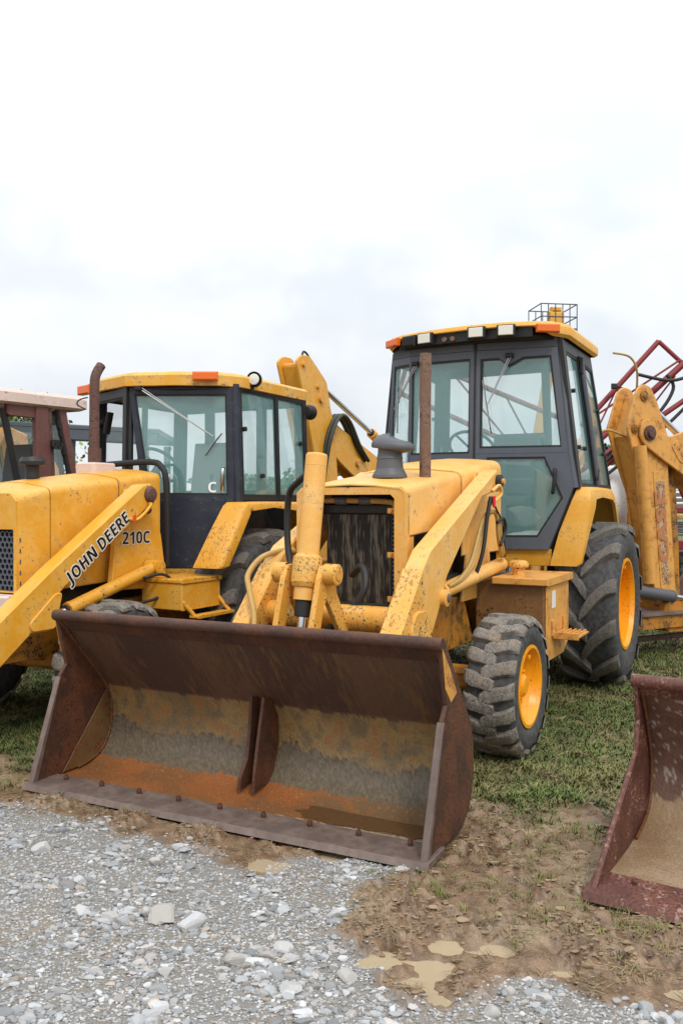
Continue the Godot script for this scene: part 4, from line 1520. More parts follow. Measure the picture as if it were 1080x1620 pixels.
	hose(T, [Vector3(-0.40, 1.22, 0.40), Vector3(-0.44, 1.24, 0.46), Vector3(-0.52, 1.20, 0.62), Vector3(-0.545, 1.1, 0.74), Vector3(-0.5, 1.02, 0.80), Vector3(-0.38, 0.88, 0.92), Vector3(-0.33, 0.8, 1.0)], 0.018, M.brass_line, "hydraulic_line")
	b = B.new()
	b.box(Vector3(-0.30, 1.0, 0.70), Vector3(0.05, 0.12, 0.16), 0.01, Basis(Vector3.UP, 0.3))
	part(b, "link_plate", YC, T)
	# --- bucket
	var bn := FastNoiseLite.new()
	bn.seed = 21
	bn.frequency = 1.0
	bn.fractal_octaves = 4
	var tone := func(x: float, p: Vector2) -> Color:
		var run := p.y - p.x
		var n1 := bn.get_noise_2d(x * 2.0, run * 2.0)
		var n2 := bn.get_noise_2d(x * 9.0 + 30.0, run * 9.0)
		var n3 := bn.get_noise_2d(x * 40.0, run * 40.0)
		var c := Color(0.085, 0.045, 0.032).lerp(Color(0.15, 0.078, 0.045), smoothstep(-0.2, 0.4, n1 + n3 * 0.5))
		c = c.lerp(Color(0.24, 0.12, 0.04), 0.55 * smoothstep(0.25, 0.5, n2 * 0.7 + n3 * 0.5))
		if p.y < 0.455 + 0.012 * n2 and p.x < 1.4:
			c = Color(0.25, 0.155, 0.065).lerp(Color(0.36, 0.225, 0.085), smoothstep(-0.3, 0.3, n1 + n2 * 0.3))
			c = c.lerp(Color(0.34, 0.14, 0.045), 0.7 * smoothstep(0.2, 0.4, n2 + n3 * 0.3))
			c = c.lerp(Color(0.15, 0.12, 0.075), 0.6 * smoothstep(0.05, 0.4, -n2 + n3 * 0.4))
		var tide := 0.20 + 0.10 * n1 + 0.05 * n2 - 0.03 * x
		if p.y < tide and p.x < 1.42:
			c = Color(0.135, 0.102, 0.066).lerp(Color(0.20, 0.155, 0.105), smoothstep(-0.3, 0.4, n3 + n2 * 0.4))
		if p.y < tide + 0.012 and p.y > tide and p.x < 1.42:
			c = Color(0.12, 0.085, 0.05)
		var fl := p.x - 1.33 - 0.03 * n2
		if fl > 0.0 and p.y < 0.2:
			c = Color(0.36, 0.125, 0.036).lerp(Color(0.26, 0.11, 0.04), smoothstep(-0.2, 0.3, n1 + n3 * 0.2))
			c = c.lerp(Color(0.20, 0.125, 0.06), smoothstep(0.2, 0.8, x + n2 * 0.4))
			c = c.lerp(Color(0.45, 0.24, 0.1), 0.5 * smoothstep(0.3, 0.5, n3))
			if p.x > 1.630 + 0.02 * n2 + 0.012 * n3 - 0.03 * x:
				c = Color(0.42, 0.33, 0.235)
		return c
	var bmat := triplanar(tex_from(512, [NL[2], NL[3], NL[4]], func(q, r, d): return Color.WHITE * (0.7 + 0.22 * r + 0.2 * d)), 0.55, 1.5, 0.0, bump_from(NL[3], 512, 4.0), 0.3)
	bmat.vertex_color_use_as_albedo = true
	var prof := P2([1.645, 0.912, 1.455, 0.688, 1.265, 0.465, 1.232, 0.40, 1.215, 0.33, 1.215, 0.25, 1.235, 0.17, 1.275, 0.105, 1.33, 0.06, 1.40, 0.032, 1.48, 0.022, 1.66, 0.022, 1.845, 0.028])
	var side := P2([1.835, 0.02, 1.63, 0.58, 1.58, 0.635, 1.655, 0.922, 1.60, 0.932, 1.225, 0.475, 1.19, 0.36, 1.19, 0.24, 1.215, 0.14, 1.26, 0.07, 1.36, 0.01])
	var bk := bucket(T, prof, 1.112, side, Vector2(1.655, 0.02), tone, bmat, M.rust, M.edge_steel, 9)
	bk.position = Vector3(-0.115, 0.0, 0.0)
	bk.rotation_degrees.y = 1.95
	b = B.new()
	var wr := PackedVector3Array()
	for k in 44:
		var w := TAU * k / 44.0
		var wx := 0.72 + 0.38 * cos(w) * (1.0 + 0.25 * bn.get_noise_2d(cos(w) * 2.0, sin(w) * 2.0))
		var wz := 1.485 + 0.150 * sin(w) * (1.0 + 0.5 * bn.get_noise_2d(cos(w) * 2.0 + 5.0, sin(w) * 2.0))
		wr.append(Vector3(minf(wx, 1.10), 0.0265, wz))
	for k in 44:
		b.tri(Vector3(0.72, 0.0265, 1.485), wr[k], wr[(k + 1) % 44], Vector3.UP, Vector3.UP, Vector3.UP)
	var wet := std(Color(0.40, 0.27, 0.14, 0.72), 0.03)
	wet.transparency = BaseMaterial3D.TRANSPARENCY_ALPHA
	var pd := part(b, "puddle", wet, self)
	pd.transform = T.transform * Transform3D(Basis(Vector3.UP, deg_to_rad(1.95)), Vector3(-0.115, 0, 0))
	tag(pd, "brown rainwater lying on the floor of the wide bucket", "puddle")
	# yellow paint left on the outer side, wear strip along the front edge of the sides
	for s in [-1.0, 1.0]:
		b = B.new()
		b.prism(P2([1.842, 0.03, 1.640, 0.572, 1.625, 0.572, 1.80, 0.03]), s * 1.106, s * 1.140, 0.004)
		part(b, "side_wear_strip", M.edge_steel, bk)
		b = B.new()
		b.prism(P2([1.60, 0.71, 1.645, 0.90, 1.55, 0.80, 1.45, 0.67, 1.53, 0.64]), s * 1.134, s * 1.1365, 0.0)
		part(b, "corner_gusset", M.yellow_boom, bk)
	for e in [[-0.035, 0.0], [0.05, 0.045]]:
		b = B.new()
		b.prism(P2([1.30, 0.50, 1.36 + e[1] * 0.3, 0.52, 1.375 + e[1], 0.34, 1.40 + e[1] * 1.2, 0.2, 1.47, 0.11, 1.475, 0.045, 1.42, 0.05, 1.34, 0.06, 1.28, 0.11, 1.225, 0.25, 1.235, 0.4]), e[0] - 0.009, e[0] + 0.009, 0.003)
		part(b, "rib", M.rust, bk)
	for s in [-1.0, 1.0]:   # weld runs inside the cheeks
		b = B.new()
		b.tube(curve([Vector3(s * 1.108, 0.89, 1.64), Vector3(s * 1.108, 0.68, 1.452), Vector3(s * 1.108, 0.47, 1.272), Vector3(s * 1.106, 0.33, 1.22), Vector3(s * 1.106, 0.17, 1.243), Vector3(s * 1.106, 0.07, 1.335), Vector3(s * 1.106, 0.03, 1.5)], 5), 0.009, 7)
		part(b, "weld_bead", M.weld, bk)
		b = B.new()
		b.slab(V([Vector3(s * 1.108, 0.035, 1.62), Vector3(s * 1.108, 0.44, 1.262), Vector3(s * 1.108, 0.30, 1.22), Vector3(s * 1.108, 0.12, 1.262), Vector3(s * 1.108, 0.035, 1.40)]), Vector3(-s * 0.006, 0, 0), 0.002)
		part(b, "cheek_liner", M.ochre_plate, bk)
	for s in [-0.5, 0.5]:
		b = B.new()
		b.prism(P2([1.19, 0.43, 1.09, 0.35, 1.05, 0.22, 1.11, 0.14, 1.19, 0.18]), s - 0.09, s - 0.07, 0.004)
		b.prism(P2([1.19, 0.43, 1.09, 0.35, 1.05, 0.22, 1.11, 0.14, 1.19, 0.18]), s + 0.07, s + 0.09, 0.004)
		part(b, "hinge_ear", M.yellow_dirty, bk)
	# --- side tank with lid, cap and step
	b = B.new()
	b.prism(P2([-0.72, 0.42, -0.72, 0.97, -1.36, 0.97, -1.36, 0.50, -1.2, 0.42]), 0.40, 0.90, 0.012)
	var tk := part(b, "side_tank", M.tank_brown, T)
	b = B.new()
	b.prism(P2([-0.73, 0.44, -0.73, 0.96, -1.35, 0.96, -1.35, 0.52, -1.2, 0.44]), 0.902, 0.914, 0.004)
	part(b, "side_panel", M.yellow_boom, tk)
	b = B.new()
	b.box(Vector3(0.74, 0.995, -1.03), Vector3(0.40, 0.05, 0.72), 0.006)
	part(b, "lid", M.yellow_boom, tk)
	b = B.new()
	b.box(Vector3(0.918, 0.86, -0.90), Vector3(0.004, 0.12, 0.1), 0.0)
	part(b, "label_plate", M.white_paint, tk)
	b = B.new()
	b.lathe(P2([0.045, 0.0, 0.045, 0.055, 0.07, 0.058, 0.073, 0.075, 0.068, 0.092, 0.05, 0.104, 0.0, 0.108]), Vector3(0.655, 1.02, -0.93), Vector3.UP, 20)
	part(b, "filler_cap", M.yellow_chipped, tk)
	b = B.new()
	b.box(Vector3(1.0, 0.605, -1.03), Vector3(0.2, 0.012, 0.32), 0.003)
	for k in 5:
		b.box(Vector3(0.94 + k * 0.035, 0.618, -1.03), Vector3(0.01, 0.014, 0.30), 0.002)
	b.box(Vector3(0.922, 0.66, -0.875), Vector3(0.016, 0.11, 0.05), 0.003)
	b.box(Vector3(0.922, 0.66, -1.185), Vector3(0.016, 0.11, 0.05), 0.003)
	b.box(Vector3(1.0, 0.61, -0.872), Vector3(0.2, 0.05, 0.01), 0.003)
	part(b, "step", M.yellow_boom, tk)
	# --- cab
	build_main_cab(T)
	for e in [[Vector3(0.36, 1.20, -2.02), Vector3(0.20, 0.15, 0.16), M.white_paint, "plastic_bag", "white crumpled plastic bag on the cab floor behind lower door glass"], [Vector3(0.30, 1.42, -2.20), Vector3(0.22, 0.12, 0.2), M.seat_pale, "cushion", "pale cushion lying in front of the cab seat"], [Vector3(0.50, 1.20, -2.24), Vector3(0.12, 0.2, 0.12), M.red, "fuel_can", "small red can standing inside the grey cab"]]:
		var lump := stone_mesh(rng, e[2], 16, 2)
		var o := MeshInstance3D.new()
		o.name = numbered(e[3])
		o.mesh = lump
		add_child(o)
		o.transform = T.transform * Transform3D(Basis().scaled(e[1]), e[0])
		tag(o, e[4], String(e[3]).replace("_", " "))
	# --- backhoe folded behind the cab
	backhoe(T, Vector3(0, 0, 0.35), M.yellow, 0.58)

func build_main_cab(T: Node3D) -> void:
	var G: Material = M.cab_grey
	var cab := T
	var b := B.new()
	b.plan(P2([0.04, -1.70, 0.64, -1.84, 0.80, -3.0, -0.80, -3.0, -0.64, -1.84]), 1.06, 1.12, 0.01)
	b.box(Vector3(0, 1.4, -3.02), Vector3(1.5, 0.62, 0.04), 0.01)
	part(b, "floor", M.black_paint, cab)
	for s in [-1.0, 1.0]:
		b = B.new()
		b.slab(V([Vector3(s * 0.24, 1.03, -1.705), Vector3(s * 0.672, 1.03, -1.79), Vector3(s * 0.672, 1.165, -1.79), Vector3(s * 0.24, 1.165, -1.705)]), Vector3(0, 0, 0.02), 0.003)
		part(b, "sill_strip", M.yellow_deep, cab)
	# plane of the angled door
	var zd := func(x: float) -> float: return -1.66 - (abs(x) - 0.05) * 0.19
	var dp := func(x: float, y: float) -> Vector3: return Vector3(x, y, zd.call(x) - (y - 1.17) * 0.035)
	var th := Vector3(0, 0, 0.045)
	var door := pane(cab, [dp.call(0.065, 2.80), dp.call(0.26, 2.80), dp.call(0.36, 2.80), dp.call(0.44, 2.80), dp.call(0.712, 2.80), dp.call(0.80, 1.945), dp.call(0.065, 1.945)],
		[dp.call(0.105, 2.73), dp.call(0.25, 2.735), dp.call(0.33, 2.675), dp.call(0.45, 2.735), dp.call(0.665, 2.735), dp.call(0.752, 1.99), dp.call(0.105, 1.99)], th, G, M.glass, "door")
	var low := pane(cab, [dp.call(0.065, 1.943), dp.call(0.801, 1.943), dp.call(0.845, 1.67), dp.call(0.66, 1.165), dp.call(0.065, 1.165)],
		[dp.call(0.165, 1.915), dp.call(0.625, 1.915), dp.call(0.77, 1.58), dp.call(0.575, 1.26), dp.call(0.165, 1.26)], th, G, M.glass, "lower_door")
	b = B.new()
	b.tube(curve([dp.call(0.705, 1.80) + Vector3(0, 0, 0.05), dp.call(0.712, 1.80) + Vector3(0, 0, 0.085), dp.call(0.712, 1.72) + Vector3(0, 0, 0.092), dp.call(0.70, 1.63) + Vector3(0, 0, 0.085), dp.call(0.69, 1.63) + Vector3(0, 0, 0.05)], 5), 0.016, 10)
	part(b, "door_handle", M.black_rubber, low)
	# left windshield: a flat middle and a turned outer part
	var wp := func(x: float, y: float) -> Vector3: return Vector3(x, y, -1.66 - max(0.0, -x - 0.52) * 0.5 - (y - 1.17) * 0.035)
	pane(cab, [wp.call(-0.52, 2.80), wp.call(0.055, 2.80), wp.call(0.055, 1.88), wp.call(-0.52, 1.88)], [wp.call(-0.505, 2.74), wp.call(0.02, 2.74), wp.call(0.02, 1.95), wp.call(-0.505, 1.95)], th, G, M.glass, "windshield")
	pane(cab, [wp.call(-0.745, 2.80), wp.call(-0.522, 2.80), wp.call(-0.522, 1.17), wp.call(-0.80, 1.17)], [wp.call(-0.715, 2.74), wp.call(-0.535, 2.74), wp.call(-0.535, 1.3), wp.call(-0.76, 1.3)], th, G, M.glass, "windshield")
	b = B.new()
	b.slab(V([wp.call(-0.52, 1.878), wp.call(0.055, 1.878), wp.call(0.055, 1.17), wp.call(-0.52, 1.17)]), Vector3(0, 0, 0.03), 0.003)
	part(b, "bulkhead", G, cab)
	# header rail above the glass
	b = B.new()
	b.slab(V([dp.call(0.06, 2.802), dp.call(0.715, 2.802), dp.call(0.71, 2.89), dp.call(0.06, 2.89)]), Vector3(0, 0, 0.04), 0.004)
	b.slab(V([wp.call(-0.52, 2.802), wp.call(0.058, 2.802), wp.call(0.058, 2.89), wp.call(-0.52, 2.89)]), Vector3(0, 0, 0.04), 0.004)
	b.slab(V([wp.call(-0.75, 2.802), wp.call(-0.521, 2.802), wp.call(-0.521, 2.89), wp.call(-0.74, 2.89)]), Vector3(0, 0, 0.04), 0.004)
	part(b, "header_rail", G, cab)
	# sides
	for s in [-1.0, 1.0]:
		var sp := func(u: float, v: float) -> Vector3:
			var zf := lerpf(-1.83, -1.80, v)
			var zr := lerpf(-3.10, -2.84, v)
			return Vector3(s * lerpf(0.853, 0.715, v), lerpf(1.66, 2.86, v), lerpf(zf, zr, u))
		var tt := Vector3(s * 0.035, 0, 0)
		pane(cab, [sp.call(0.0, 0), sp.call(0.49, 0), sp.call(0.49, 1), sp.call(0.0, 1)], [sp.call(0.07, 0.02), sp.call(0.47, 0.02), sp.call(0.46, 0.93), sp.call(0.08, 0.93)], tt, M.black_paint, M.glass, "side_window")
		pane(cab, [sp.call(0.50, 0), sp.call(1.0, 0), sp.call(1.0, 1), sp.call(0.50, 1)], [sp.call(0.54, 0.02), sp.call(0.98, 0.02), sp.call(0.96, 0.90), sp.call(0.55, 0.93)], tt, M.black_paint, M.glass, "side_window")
		b = B.new()
		b.tube(V([sp.call(0.495, 0.03) + tt * 1.5, sp.call(0.495, 0.5) + tt * 1.6, sp.call(0.495, 0.95) + tt * 1.5]), 0.022, 10)
		part(b, "centre_post", G, cab)
		for e in [[0.17, 0.67], [0.12, 0.28], [0.3, 0.28], [0.62, 0.27], [0.9, 0.27], [0.95, 0.6]]:
			b = B.new()
			b.lathe(P2([0.018, 0, 0.018, 0.03, 0.0, 0.032]), sp.call(e[0], e[1]) + tt * 0.5, Vector3(s, 0, 0), 10)
			part(b, "glass_catch", M.black_rubber, cab)
		b = B.new()
		b.box(sp.call(0.495, 0.88) + tt * 1.6, Vector3(0.03, 0.14, 0.07), 0.006)
		b.box(sp.call(0.50, 0.1) + tt * 1.6, Vector3(0.03, 0.1, 0.05), 0.006)
		part(b, "hinge", M.black_paint, cab)
		b = B.new()
		b.tube(V([dp.call(s * 0.845, 1.66), dp.call(s * 0.80, 1.945), dp.call(s * 0.715, 2.87)]), 0.035, 8)
		part(b, "front_post", G, cab)
		b = B.new()
		b.tube(V([sp.call(1.0, 0.0), sp.call(1.0, 1.0)]), 0.035, 8)
		part(b, "rear_post", M.black_paint, cab)
		# fender
		fender(T, s, [[-1.735, 1.035, 0.675, 0.885, -0.02, 0.0], [-1.74, 1.06, 0.675, 0.915, -0.03, 0.0], [-1.77, 1.30, 0.735, 0.95, -0.07, -0.02], [-1.80, 1.56, 0.83, 0.985, -0.12, -0.06], [-1.825, 1.63, 0.855, 0.985, -0.11, -0.09], [-1.87, 1.668, 0.86, 0.985, -0.08, -0.10], [-2.2, 1.672, 0.86, 0.985, 0.0, -0.085], [-2.66, 1.668, 0.86, 0.985, 0.04, -0.10], [-2.78, 1.61, 0.80, 0.985, 0.06, -0.08], [-3.02, 1.30, 0.70, 0.985, 0.08, -0.04]], M.yellow_deep, 0.62)
	b = B.new()
	b.tube(V([Vector3(0.06, 1.88, -1.655), Vector3(0.06, 2.88, -1.69)]), 0.018, 8)
	part(b, "centre_post", M.black_paint, cab)
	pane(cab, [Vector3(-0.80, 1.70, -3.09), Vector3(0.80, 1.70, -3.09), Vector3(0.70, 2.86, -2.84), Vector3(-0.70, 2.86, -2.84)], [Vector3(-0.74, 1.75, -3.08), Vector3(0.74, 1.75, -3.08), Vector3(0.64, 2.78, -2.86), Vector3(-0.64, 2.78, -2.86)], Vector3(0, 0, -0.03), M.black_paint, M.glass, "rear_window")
	# roof
	var outline := P2([-0.80, -2.92, -0.805, -1.92, -0.745, -1.72, -0.60, -1.62, -0.30, -1.54, 0.05, -1.51, 0.35, -1.53, 0.58, -1.60, 0.72, -1.68, 0.80, -1.86, 0.80, -2.92])
	b = B.new()
	var lay := []
	for e in [[2.875, 0.98], [2.895, 1.0], [2.955, 1.0], [2.985, 0.975], [3.0, 0.9], [3.012, 0.5], [3.014, 0.02]]:
		var row := PackedVector3Array()
		for p in outline:
			row.append(Vector3(p.x * e[1], e[0], -2.2 + (p.y + 2.2) * e[1]))
		lay.append(row)
	lay[0] = lay[1].duplicate()
	for i in lay[0].size():
		var p: Vector3 = lay[1][i]
		var front: bool = p.z > -1.66
		lay[0][i] = Vector3(p.x * 0.97, 2.945 if front else 2.872, -2.2 + (p.z + 2.2) * 0.97)
		if front: lay[1][i].y = 2.95
	b.grid(lay, true, 0.8)
	var roof := part(b, "roof", M.roof_top, cab)
	b = B.new()
	b.plan(P2([-0.72, -2.85, -0.72, -1.85, -0.56, -1.68, 0.0, -1.62, 0.55, -1.68, 0.74, -1.85, 0.74, -2.85]), 2.86, 2.90, 0.005)
	part(b, "headliner", M.black_paint, roof)
	b = B.new()
	for e in [[-0.62, -1.655, -0.30, -1.575], [-0.30, -1.575, 0.05, -1.545], [0.05, -1.545, 0.35, -1.565], [0.35, -1.565, 0.56, -1.62]]:
		b.slab(V([Vector3(e[0], 2.865, e[1]), Vector3(e[2], 2.865, e[3]), Vector3(e[2], 2.955, e[3]), Vector3(e[0], 2.955, e[1])]), Vector3(0, 0, -0.03), 0.003)
	part(b, "lamp_fascia", M.black_paint, roof)
	for e in [[-0.485, -1.585, 0.28, false], [-0.325, -1.545, 0.15, true], [0.135, -1.50, -0.08, true], [0.37, -1.53, -0.2, true]]:
		var tb := Basis(Vector3.UP, -e[2])
		b = B.new()
		b.box(Vector3(e[0], 2.912, e[1]), Vector3(0.145, 0.095, 0.07), 0.01, tb)
		var lm := part(b, "work_lamp", M.black_rubber, cab)
		b = B.new()
		b.box(Vector3(e[0], 2.912, e[1]) + tb * Vector3(0, 0, 0.034), Vector3(0.115, 0.075, 0.012), 0.004, tb)
		part(b, "lens", M.lens if e[3] else M.dark, lm)
	b = B.new()
	for x in [-0.16, -0.09]:
		b.lathe(P2([0.022, 0, 0.02, 0.012, 0, 0.014]), Vector3(x, 2.895, -1.55), Vector3(0, 0, 1), 12)
	part(b, "bolt_boss", M.stack_rust, roof)
	for s in [-1.0, 1.0]:
		b = B.new()
		var tb := Basis(Vector3.UP, s * 0.62)
		b.box(Vector3(s * 0.675, 2.925, -1.645), Vector3(0.19, 0.065, 0.05), 0.008, tb)
		part(b, "amber_lamp", M.amber, roof)
	# wipers
	var wa: Vector3 = dp.call(0.345, 2.745) + Vector3(0, 0, 0.07)
	wiper(cab, wa, dp.call(0.175, 2.35) + Vector3(0, 0, 0.075), dp.call(0.125, 2.60) + Vector3(0, 0, 0.06), dp.call(0.205, 2.11) + Vector3(0, 0, 0.06))
	wiper(cab, wp.call(-0.465, 2.73) + Vector3(0, 0, 0.07), wp.call(-0.70, 2.36) + Vector3(0, 0, 0.075), wp.call(-0.655, 2.55) + Vector3(0, 0, 0.06), wp.call(-0.66, 2.15) + Vector3(0, 0, 0.06))
	# inside
	seat(cab, Vector3(0.12, 1.12, -2.45), M.seat)
	steering(cab, Vector3(-0.09, 2.02, -2.02), Vector3(0, 0.75, -0.66).normalized(), 0.2)
	b = B.new()
	b.box(Vector3(-0.05, 1.55, -1.86), Vector3(0.6, 0.75, 0.2), 0.04)
	b.box(Vector3(0.5, 1.5, -2.5), Vector3(0.2, 0.7, 0.6), 0.04)
	part(b, "console", M.seat, cab)
	b = B.new()
	b.tube(V([Vector3(0.5, 1.85, -2.3), Vector3(0.48, 2.1, -2.2)]), [0.012, 0.02], 8)
	part(b, "lever", M.black_rubber, cab)
	for s in [-1.0, 1.0]:
		b = B.new()
		b.tube(V([Vector3(s * 0.35, 1.3, -3.0), Vector3(s * 0.33, 2.85, -2.85)]), 0.04, 8)
		part(b, "rear_mullion", M.cab_grey, cab)

# pressed fender: stations of [z, y, inner x, outer x, drop towards the wheel arch (dz, dy)]
func fender(T: Node3D, s: float, stations: Array, mat: Material, liner_x: float) -> void:
	var b := B.new()
	var rows := []
	for e in stations:
		var lip := Vector3(s * (e[3] + 0.008), e[1] + e[5], e[0] + e[4])
		rows.append(V([Vector3(s * e[2], e[1], e[0]), Vector3(s * (e[3] - 0.05), e[1], e[0]), Vector3(s * (e[3] - 0.015), e[1] + e[5] * 0.08, e[0] + e[4] * 0.08), Vector3(s * e[3], e[1] + e[5] * 0.3, e[0] + e[4] * 0.3), lip, lip - Vector3(s * 0.03, 0, 0)]))
	b.grid(rows, false, 0.72, Vector3(0, 0.8, (stations[0][0] + stations[-1][0]) * 0.5))
	var f := part(b, "fender", mat, T)
	b = B.new()
	var q := PackedVector3Array()
	for e in stations:
		if e[1] > 1.5 or e[0] < -2.0:
			q.append(Vector3(s * liner_x, e[1] - 0.012, e[0] - (0.09 if e[0] > -2.0 else 0.0)))
	q.append(Vector3(s * liner_x, 0.8, stations[-1][0]))
	q.append(Vector3(s * liner_x, 0.8, q[0].z))
	b.slab(q, Vector3(-s * 0.015, 0, 0), 0.0)
	part(b, "inner_liner", M.engine, f)

# ---------------------------------------------------------------- folded digging arm seen from the machine's side
func backhoe(T: Node3D, shift: Vector3, mat: Material, stow := 1.0) -> void:
	var o := Node3D.new()
	var b := B.new()
	b.box(Vector3(0, 0.75, -3.45), Vector3(1.5, 0.5, 0.3), 0.02)
	b.box(Vector3(0, 0.95, -3.8), Vector3(0.4, 0.7, 0.5), 0.03)
	part(b, "swing_frame", M.yellow_dirty, o)
	for s in [-1.0, 1.0]:
		b = B.new()
		b.box(Vector3(s * 0.85, 0.62, -3.5), Vector3(0.16, 0.9, 0.16), 0.02)
		b.box(Vector3(s * 0.88, 0.10, -3.5), Vector3(0.3, 0.06, 0.3), 0.02)
		part(b, "stabiliser", M.yellow_dirty, o)
	for s in [-1.0, 1.0]:
		b = B.new()
		b.prism(rounded(P2([-3.70, 3.03, -3.80, 3.10, -3.97, 3.11, -4.12, 3.02, -4.34, 2.88, -4.42, 2.62, -4.52, 2.40, -4.62, 1.6, -4.38, 0.92, -4.1, 0.95, -4.0, 1.3, -4.1, 2.0, -3.92, 2.5]), 0.04, 2), s * 0.10, s * 0.13, 0.005)
		part(b, "boom_plate", mat, o)
	b = B.new()
	b.prism(P2([-3.78, 2.98, -3.95, 3.02, -4.2, 2.7, -4.4, 2.3, -4.5, 1.6, -4.3, 1.0, -4.1, 1.3, -4.18, 2.0]), -0.10, 0.10, 0.01)
	part(b, "boom_web", mat, o)
	for e in [[-3.83, 3.0, 0.028], [-4.13, 2.80, 0.024], [-4.20, 2.68, 0.045], [-4.45, 2.30, 0.045]]:
		b = B.new()
		b.rod(Vector3(-0.16, e[1], e[0]), Vector3(0.16, e[1], e[0]), e[2], 16)
		part(b, "pin", M.yellow_boom, o)
	for s in [-1.0, 1.0]:
		b = B.new()
		b.prism(rounded(P2([-4.36, 2.43, -4.50, 2.50, -4.75, 2.40, -5.65, 2.13, -6.6, 1.75, -6.7, 1.62, -6.6, 1.55, -5.8, 1.66, -5.2, 1.80, -4.7, 2.02, -4.40, 2.20]), 0.05, 2), s * 0.065, s * 0.09, 0.005)
		part(b, "dipper_plate", mat, o)
	b = B.new()
	b.prism(P2([-4.45, 2.45, -5.65, 2.10, -6.6, 1.72, -5.8, 1.70, -4.7, 2.06]), -0.065, 0.065, 0.01)
	part(b, "dipper_web", mat, o)
	for e in [[-5.15, 2.02, 0.05], [-5.75, 1.88, 0.05], [-6.6, 1.65, 0.04]]:
		b = B.new()
		b.rod(Vector3(-0.12, e[1], e[0]), Vector3(0.12, e[1], e[0]), e[2], 16)
		part(b, "pin", M.yellow_boom, o)
	cylinder(o, "dipper_cylinder", Vector3(0, 2.05, -6.65), Vector3(0, 2.42, -5.70), 0.06, Vector3(0, 2.90, -4.30), 0.032, mat)
	b = B.new()
	b.prism(rounded(P2([-4.05, 3.10, -4.16, 3.06, -4.36, 2.86, -4.40, 2.78, -4.30, 2.76, -4.12, 2.90]), 0.03, 2), -0.07, 0.07, 0.01)
	part(b, "cylinder_head", mat, o)
	cylinder(o, "boom_cylinder", Vector3(0, 1.1, -3.9), Vector3(0, 2.0, -4.35), 0.055, Vector3(0, 2.5, -4.55), 0.03, mat)
	for x in [-0.05, 0.0, 0.05]:
		hose(o, [Vector3(x + 0.08, 1.7, -4.25), Vector3(x + 0.15, 2.25, -4.30), Vector3(x + 0.14, 2.52, -4.55), Vector3(x + 0.1, 2.48, -4.85), Vector3(x + 0.1, 2.22, -5.1), Vector3(x + 0.09, 2.05, -5.35)], 0.022, M.hose_green)
	hose(o, [Vector3(0.02, 2.86, -4.3), Vector3(0.03, 2.62, -4.48), Vector3(0.03, 2.42, -4.58), Vector3(0.05, 2.3, -4.5)], 0.018, M.hose)
	hose(o, [Vector3(0.0, 3.02, -4.0), Vector3(0.0, 3.18, -4.05), Vector3(0.02, 3.12, -4.15), Vector3(0.02, 2.95, -4.25)], 0.012, M.hose)
	# digging bucket curled behind
	b = B.new()
	var rows := []
	for k in 9:
		var w := lerpf(-0.4, 2.6, k / 8.0)
		rows.append(V([Vector3(-0.3, 1.35 + 0.34 * cos(w), -6.75 - 0.34 * sin(w)), Vector3(0.3, 1.35 + 0.34 * cos(w), -6.75 - 0.34 * sin(w))]))
	b.grid(rows, false, 0.5)
	for s in [-0.3, 0.29]:
		b.prism(P2([-6.6, 1.66, -6.95, 1.62, -7.09, 1.35, -7.0, 1.12, -6.6, 1.1]), s, s + 0.012, 0.0)
	part(b, "digging_bucket", M.yellow_dirty, o)
	for k in o.get_children():
		var called := String(k.name).rstrip("0123456789")
		o.remove_child(k)
		k.name = called
		T.add_child(k, true)
		k.position += shift
		k.scale.y = stow   # a lower-built arm on the machine in front
	o.free()

